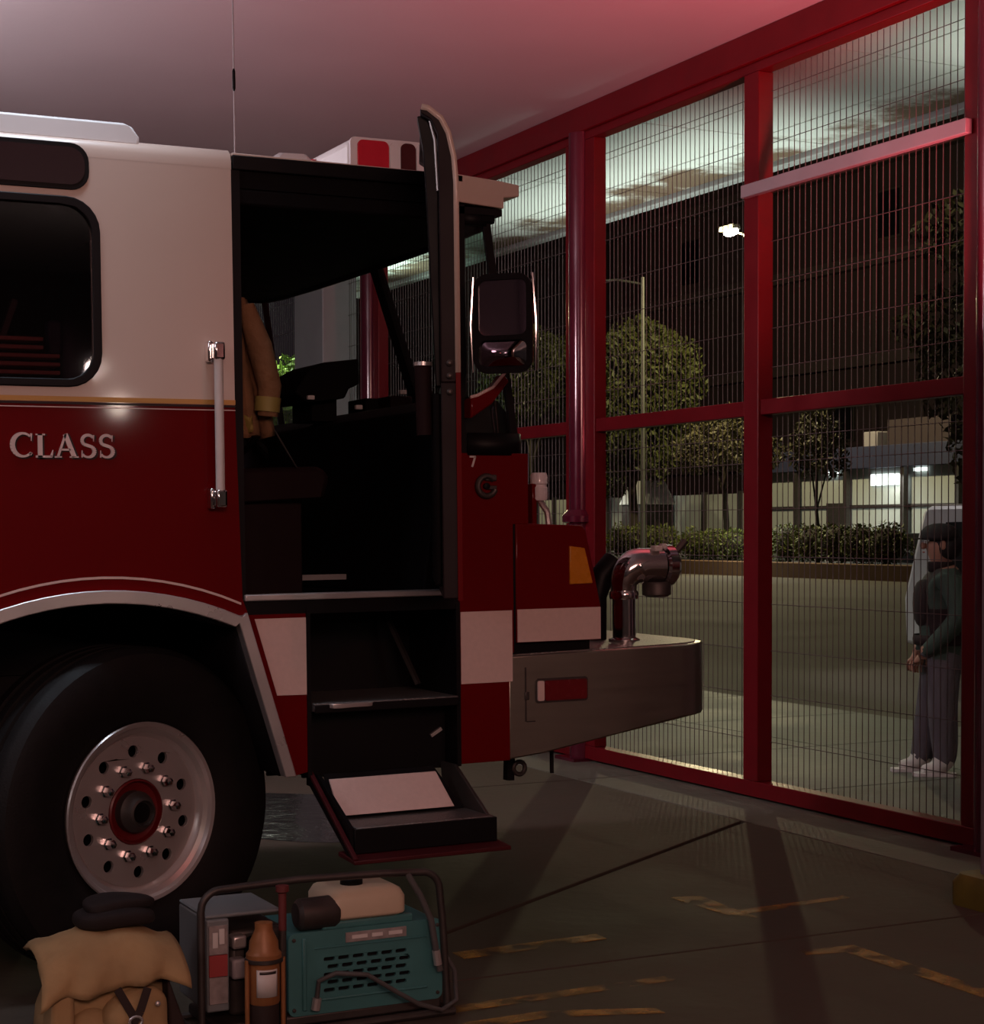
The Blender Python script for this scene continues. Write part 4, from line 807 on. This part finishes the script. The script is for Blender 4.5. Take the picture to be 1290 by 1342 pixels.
# local: +x is where the person faces, +z up, +y their left
V = [(0, 0, .80), (.01, 0, .92), (.015, 0, 1.06), (.0, 0, 1.19), (-.005, 0, 1.26), (.02, 0, 1.315), (.03, 0, 1.39), (.03, 0, 1.45),
     (0, .085, .76), (.02, .095, .43), (.0, .10, .09), (.06, .10, .045), (.15, .105, .03),
     (0, -.085, .76), (.05, -.10, .43), (.10, -.105, .09), (.16, -.105, .045), (.25, -.11, .03),
     (-.01, .165, 1.215), (-.07, .225, .98), (.09, .17, .80), (.145, .10, .745),
     (-.01, -.165, 1.215), (-.065, -.225, .98), (.09, -.16, .80), (.145, -.08, .745)]
Ed = [(0, 1), (1, 2), (2, 3), (3, 4), (4, 5), (5, 6), (6, 7), (0, 8), (8, 9), (9, 10), (10, 11), (11, 12), (0, 13), (13, 14), (14, 15), (15, 16), (16, 17),
      (3, 18), (18, 19), (19, 20), (20, 21), (3, 22), (22, 23), (23, 24), (24, 25)]
Rd = [(.145, .17), (.165, .17), (.17, .175), (.145, .18), (.07, .09), .055, (.105, .09), (.09, .08),
      .112, .098, .088, .050, .038, .112, .098, .088, .050, .038,
      .088, .074, .054, .036, .088, .074, .054, .036]
pr = skin_mesh('person', V, Ed, Rd, ['jeans', 'vest', 'sleeve', 'skin', 'shoe'])
for p in pr.data.polygons:
    c = p.center; z = c.z; m_ = 0
    if z < .085 or (z < .11 and c.x > .03 and abs(c.y) > .05): m_ = 4
    elif z > 1.265: m_ = 3
    elif abs(c.y) > .135+(.02 if z < 1.0 else 0) and z > .74: m_ = 2
    elif z > .76 and c.x > .10 and z < .92: m_ = 2
    elif z > .76: m_ = 1
    if m_ == 2 and c.x > .15: m_ = 3
    p.material_index = m_
pr.location = (7.385, 8.57, 0); pr.rotation_euler = (0, 0, R(150))
tag(pr, 'person in dark cap, green sleeves and grey trousers standing outside the mesh gate', 'person')
def hand(side, wrist, dirv):
    s = side; w_ = Vector(wrist)
    vs = [(0, 0, 0), (.045, 0, -.008), (.085, 0, -.014)]; es = [(0, 1), (1, 2)]; rs = [(.020, .026), (.018, .034), (.014, .030)]
    for i, (off, L) in enumerate(((-.030, .060), (-.010, .070), (.010, .066), (.029, .052))):
        k = len(vs); vs += [(.088, off, -.014), (.088+L*.42, off, -.024), (.088+L*.65, off*.95, -.045), (.088+L*.62, off*.9, -.066)]
        es += [(2, k), (k, k+1), (k+1, k+2), (k+2, k+3)]; rs += [.0095, .009, .0085, .0075]
    k = len(vs); vs += [(.03, s*.034, -.012), (.06, s*.050, -.025), (.082, s*.048, -.040)]; es += [(0, k), (k, k+1), (k+1, k+2)]; rs += [.011, .010, .0085]
    rot = Vector(dirv).to_track_quat('X', 'Z'); vs = [tuple(w_+rot @ Vector(v)) for v in vs]
    return skin_mesh('hand', vs, es, rs, 'skin', pr, 1)
hand(-1, (.14, .105, .75), (.25, -.80, -.50)); hand(1, (.14, -.085, .755), (.45, .70, -.50))
# face, hair, cap, waistcoat details, shoes
fc = MB().ell((.122, 0, 1.405), .022, .014, .022, 10, 8); obj('nose', fc, 'skin', pr)
for s in (-1, 1):
    obj('eye', MB().ell((.118, s*.032, 1.428), .010, .013, .008, 10, 6), 'label', pr); obj('ear', MB().ell((.02, s*.096, 1.41), .020, .010, .030, 10, 8), 'skin', pr)
obj('mouth', MB().ell((.120, 0, 1.365), .008, .022, .005, 10, 6), 'redlabel', pr); obj('hair', MB().ell((-.015, 0, 1.41), .105, .106, .10, 18, 12), 'hair', pr)
obj('cap', MB().lathe([(.115, 1.440), (.118, 1.46), (.110, 1.495), (.085, 1.522), (.04, 1.537), (0, 1.54)], 24, 'z', (.022, 0, 0), caps=False), 'hair', pr, solid=.005, smooth=60); obj('cap_peak', MB().prism([(.08, -.09), (.16, -.065), (.19, 0), (.16, .065), (.08, .09)], 'z', 1.443, 1.453), 'hair', pr, bevel=.004)
obj('collar', MB().lathe([(.075, 1.245), (.080, 1.30), (.074, 1.305)], 20, 'z', (.012, 0, 0), caps=False), 'vest', pr, solid=.008)
obj('chest_pocket', MB().ell((.115, .0, 1.05), .065, .13, .15, 14, 10, .8), 'vest', pr)
obj('waist_belt', MB().lathe([(.175, .80), (.18, .83), (.175, .86)], 24, 'z', (0, 0, 0), caps=False), 'vest', pr, solid=.008)
for y, x in ((.102, .0), (-.107, .10)): obj('shoe_sole', MB().prism(rr(x-.065, x+.20, y-.046, y+.046, .04), 'z', 0.0, .022), 'label', pr, bevel=.005)
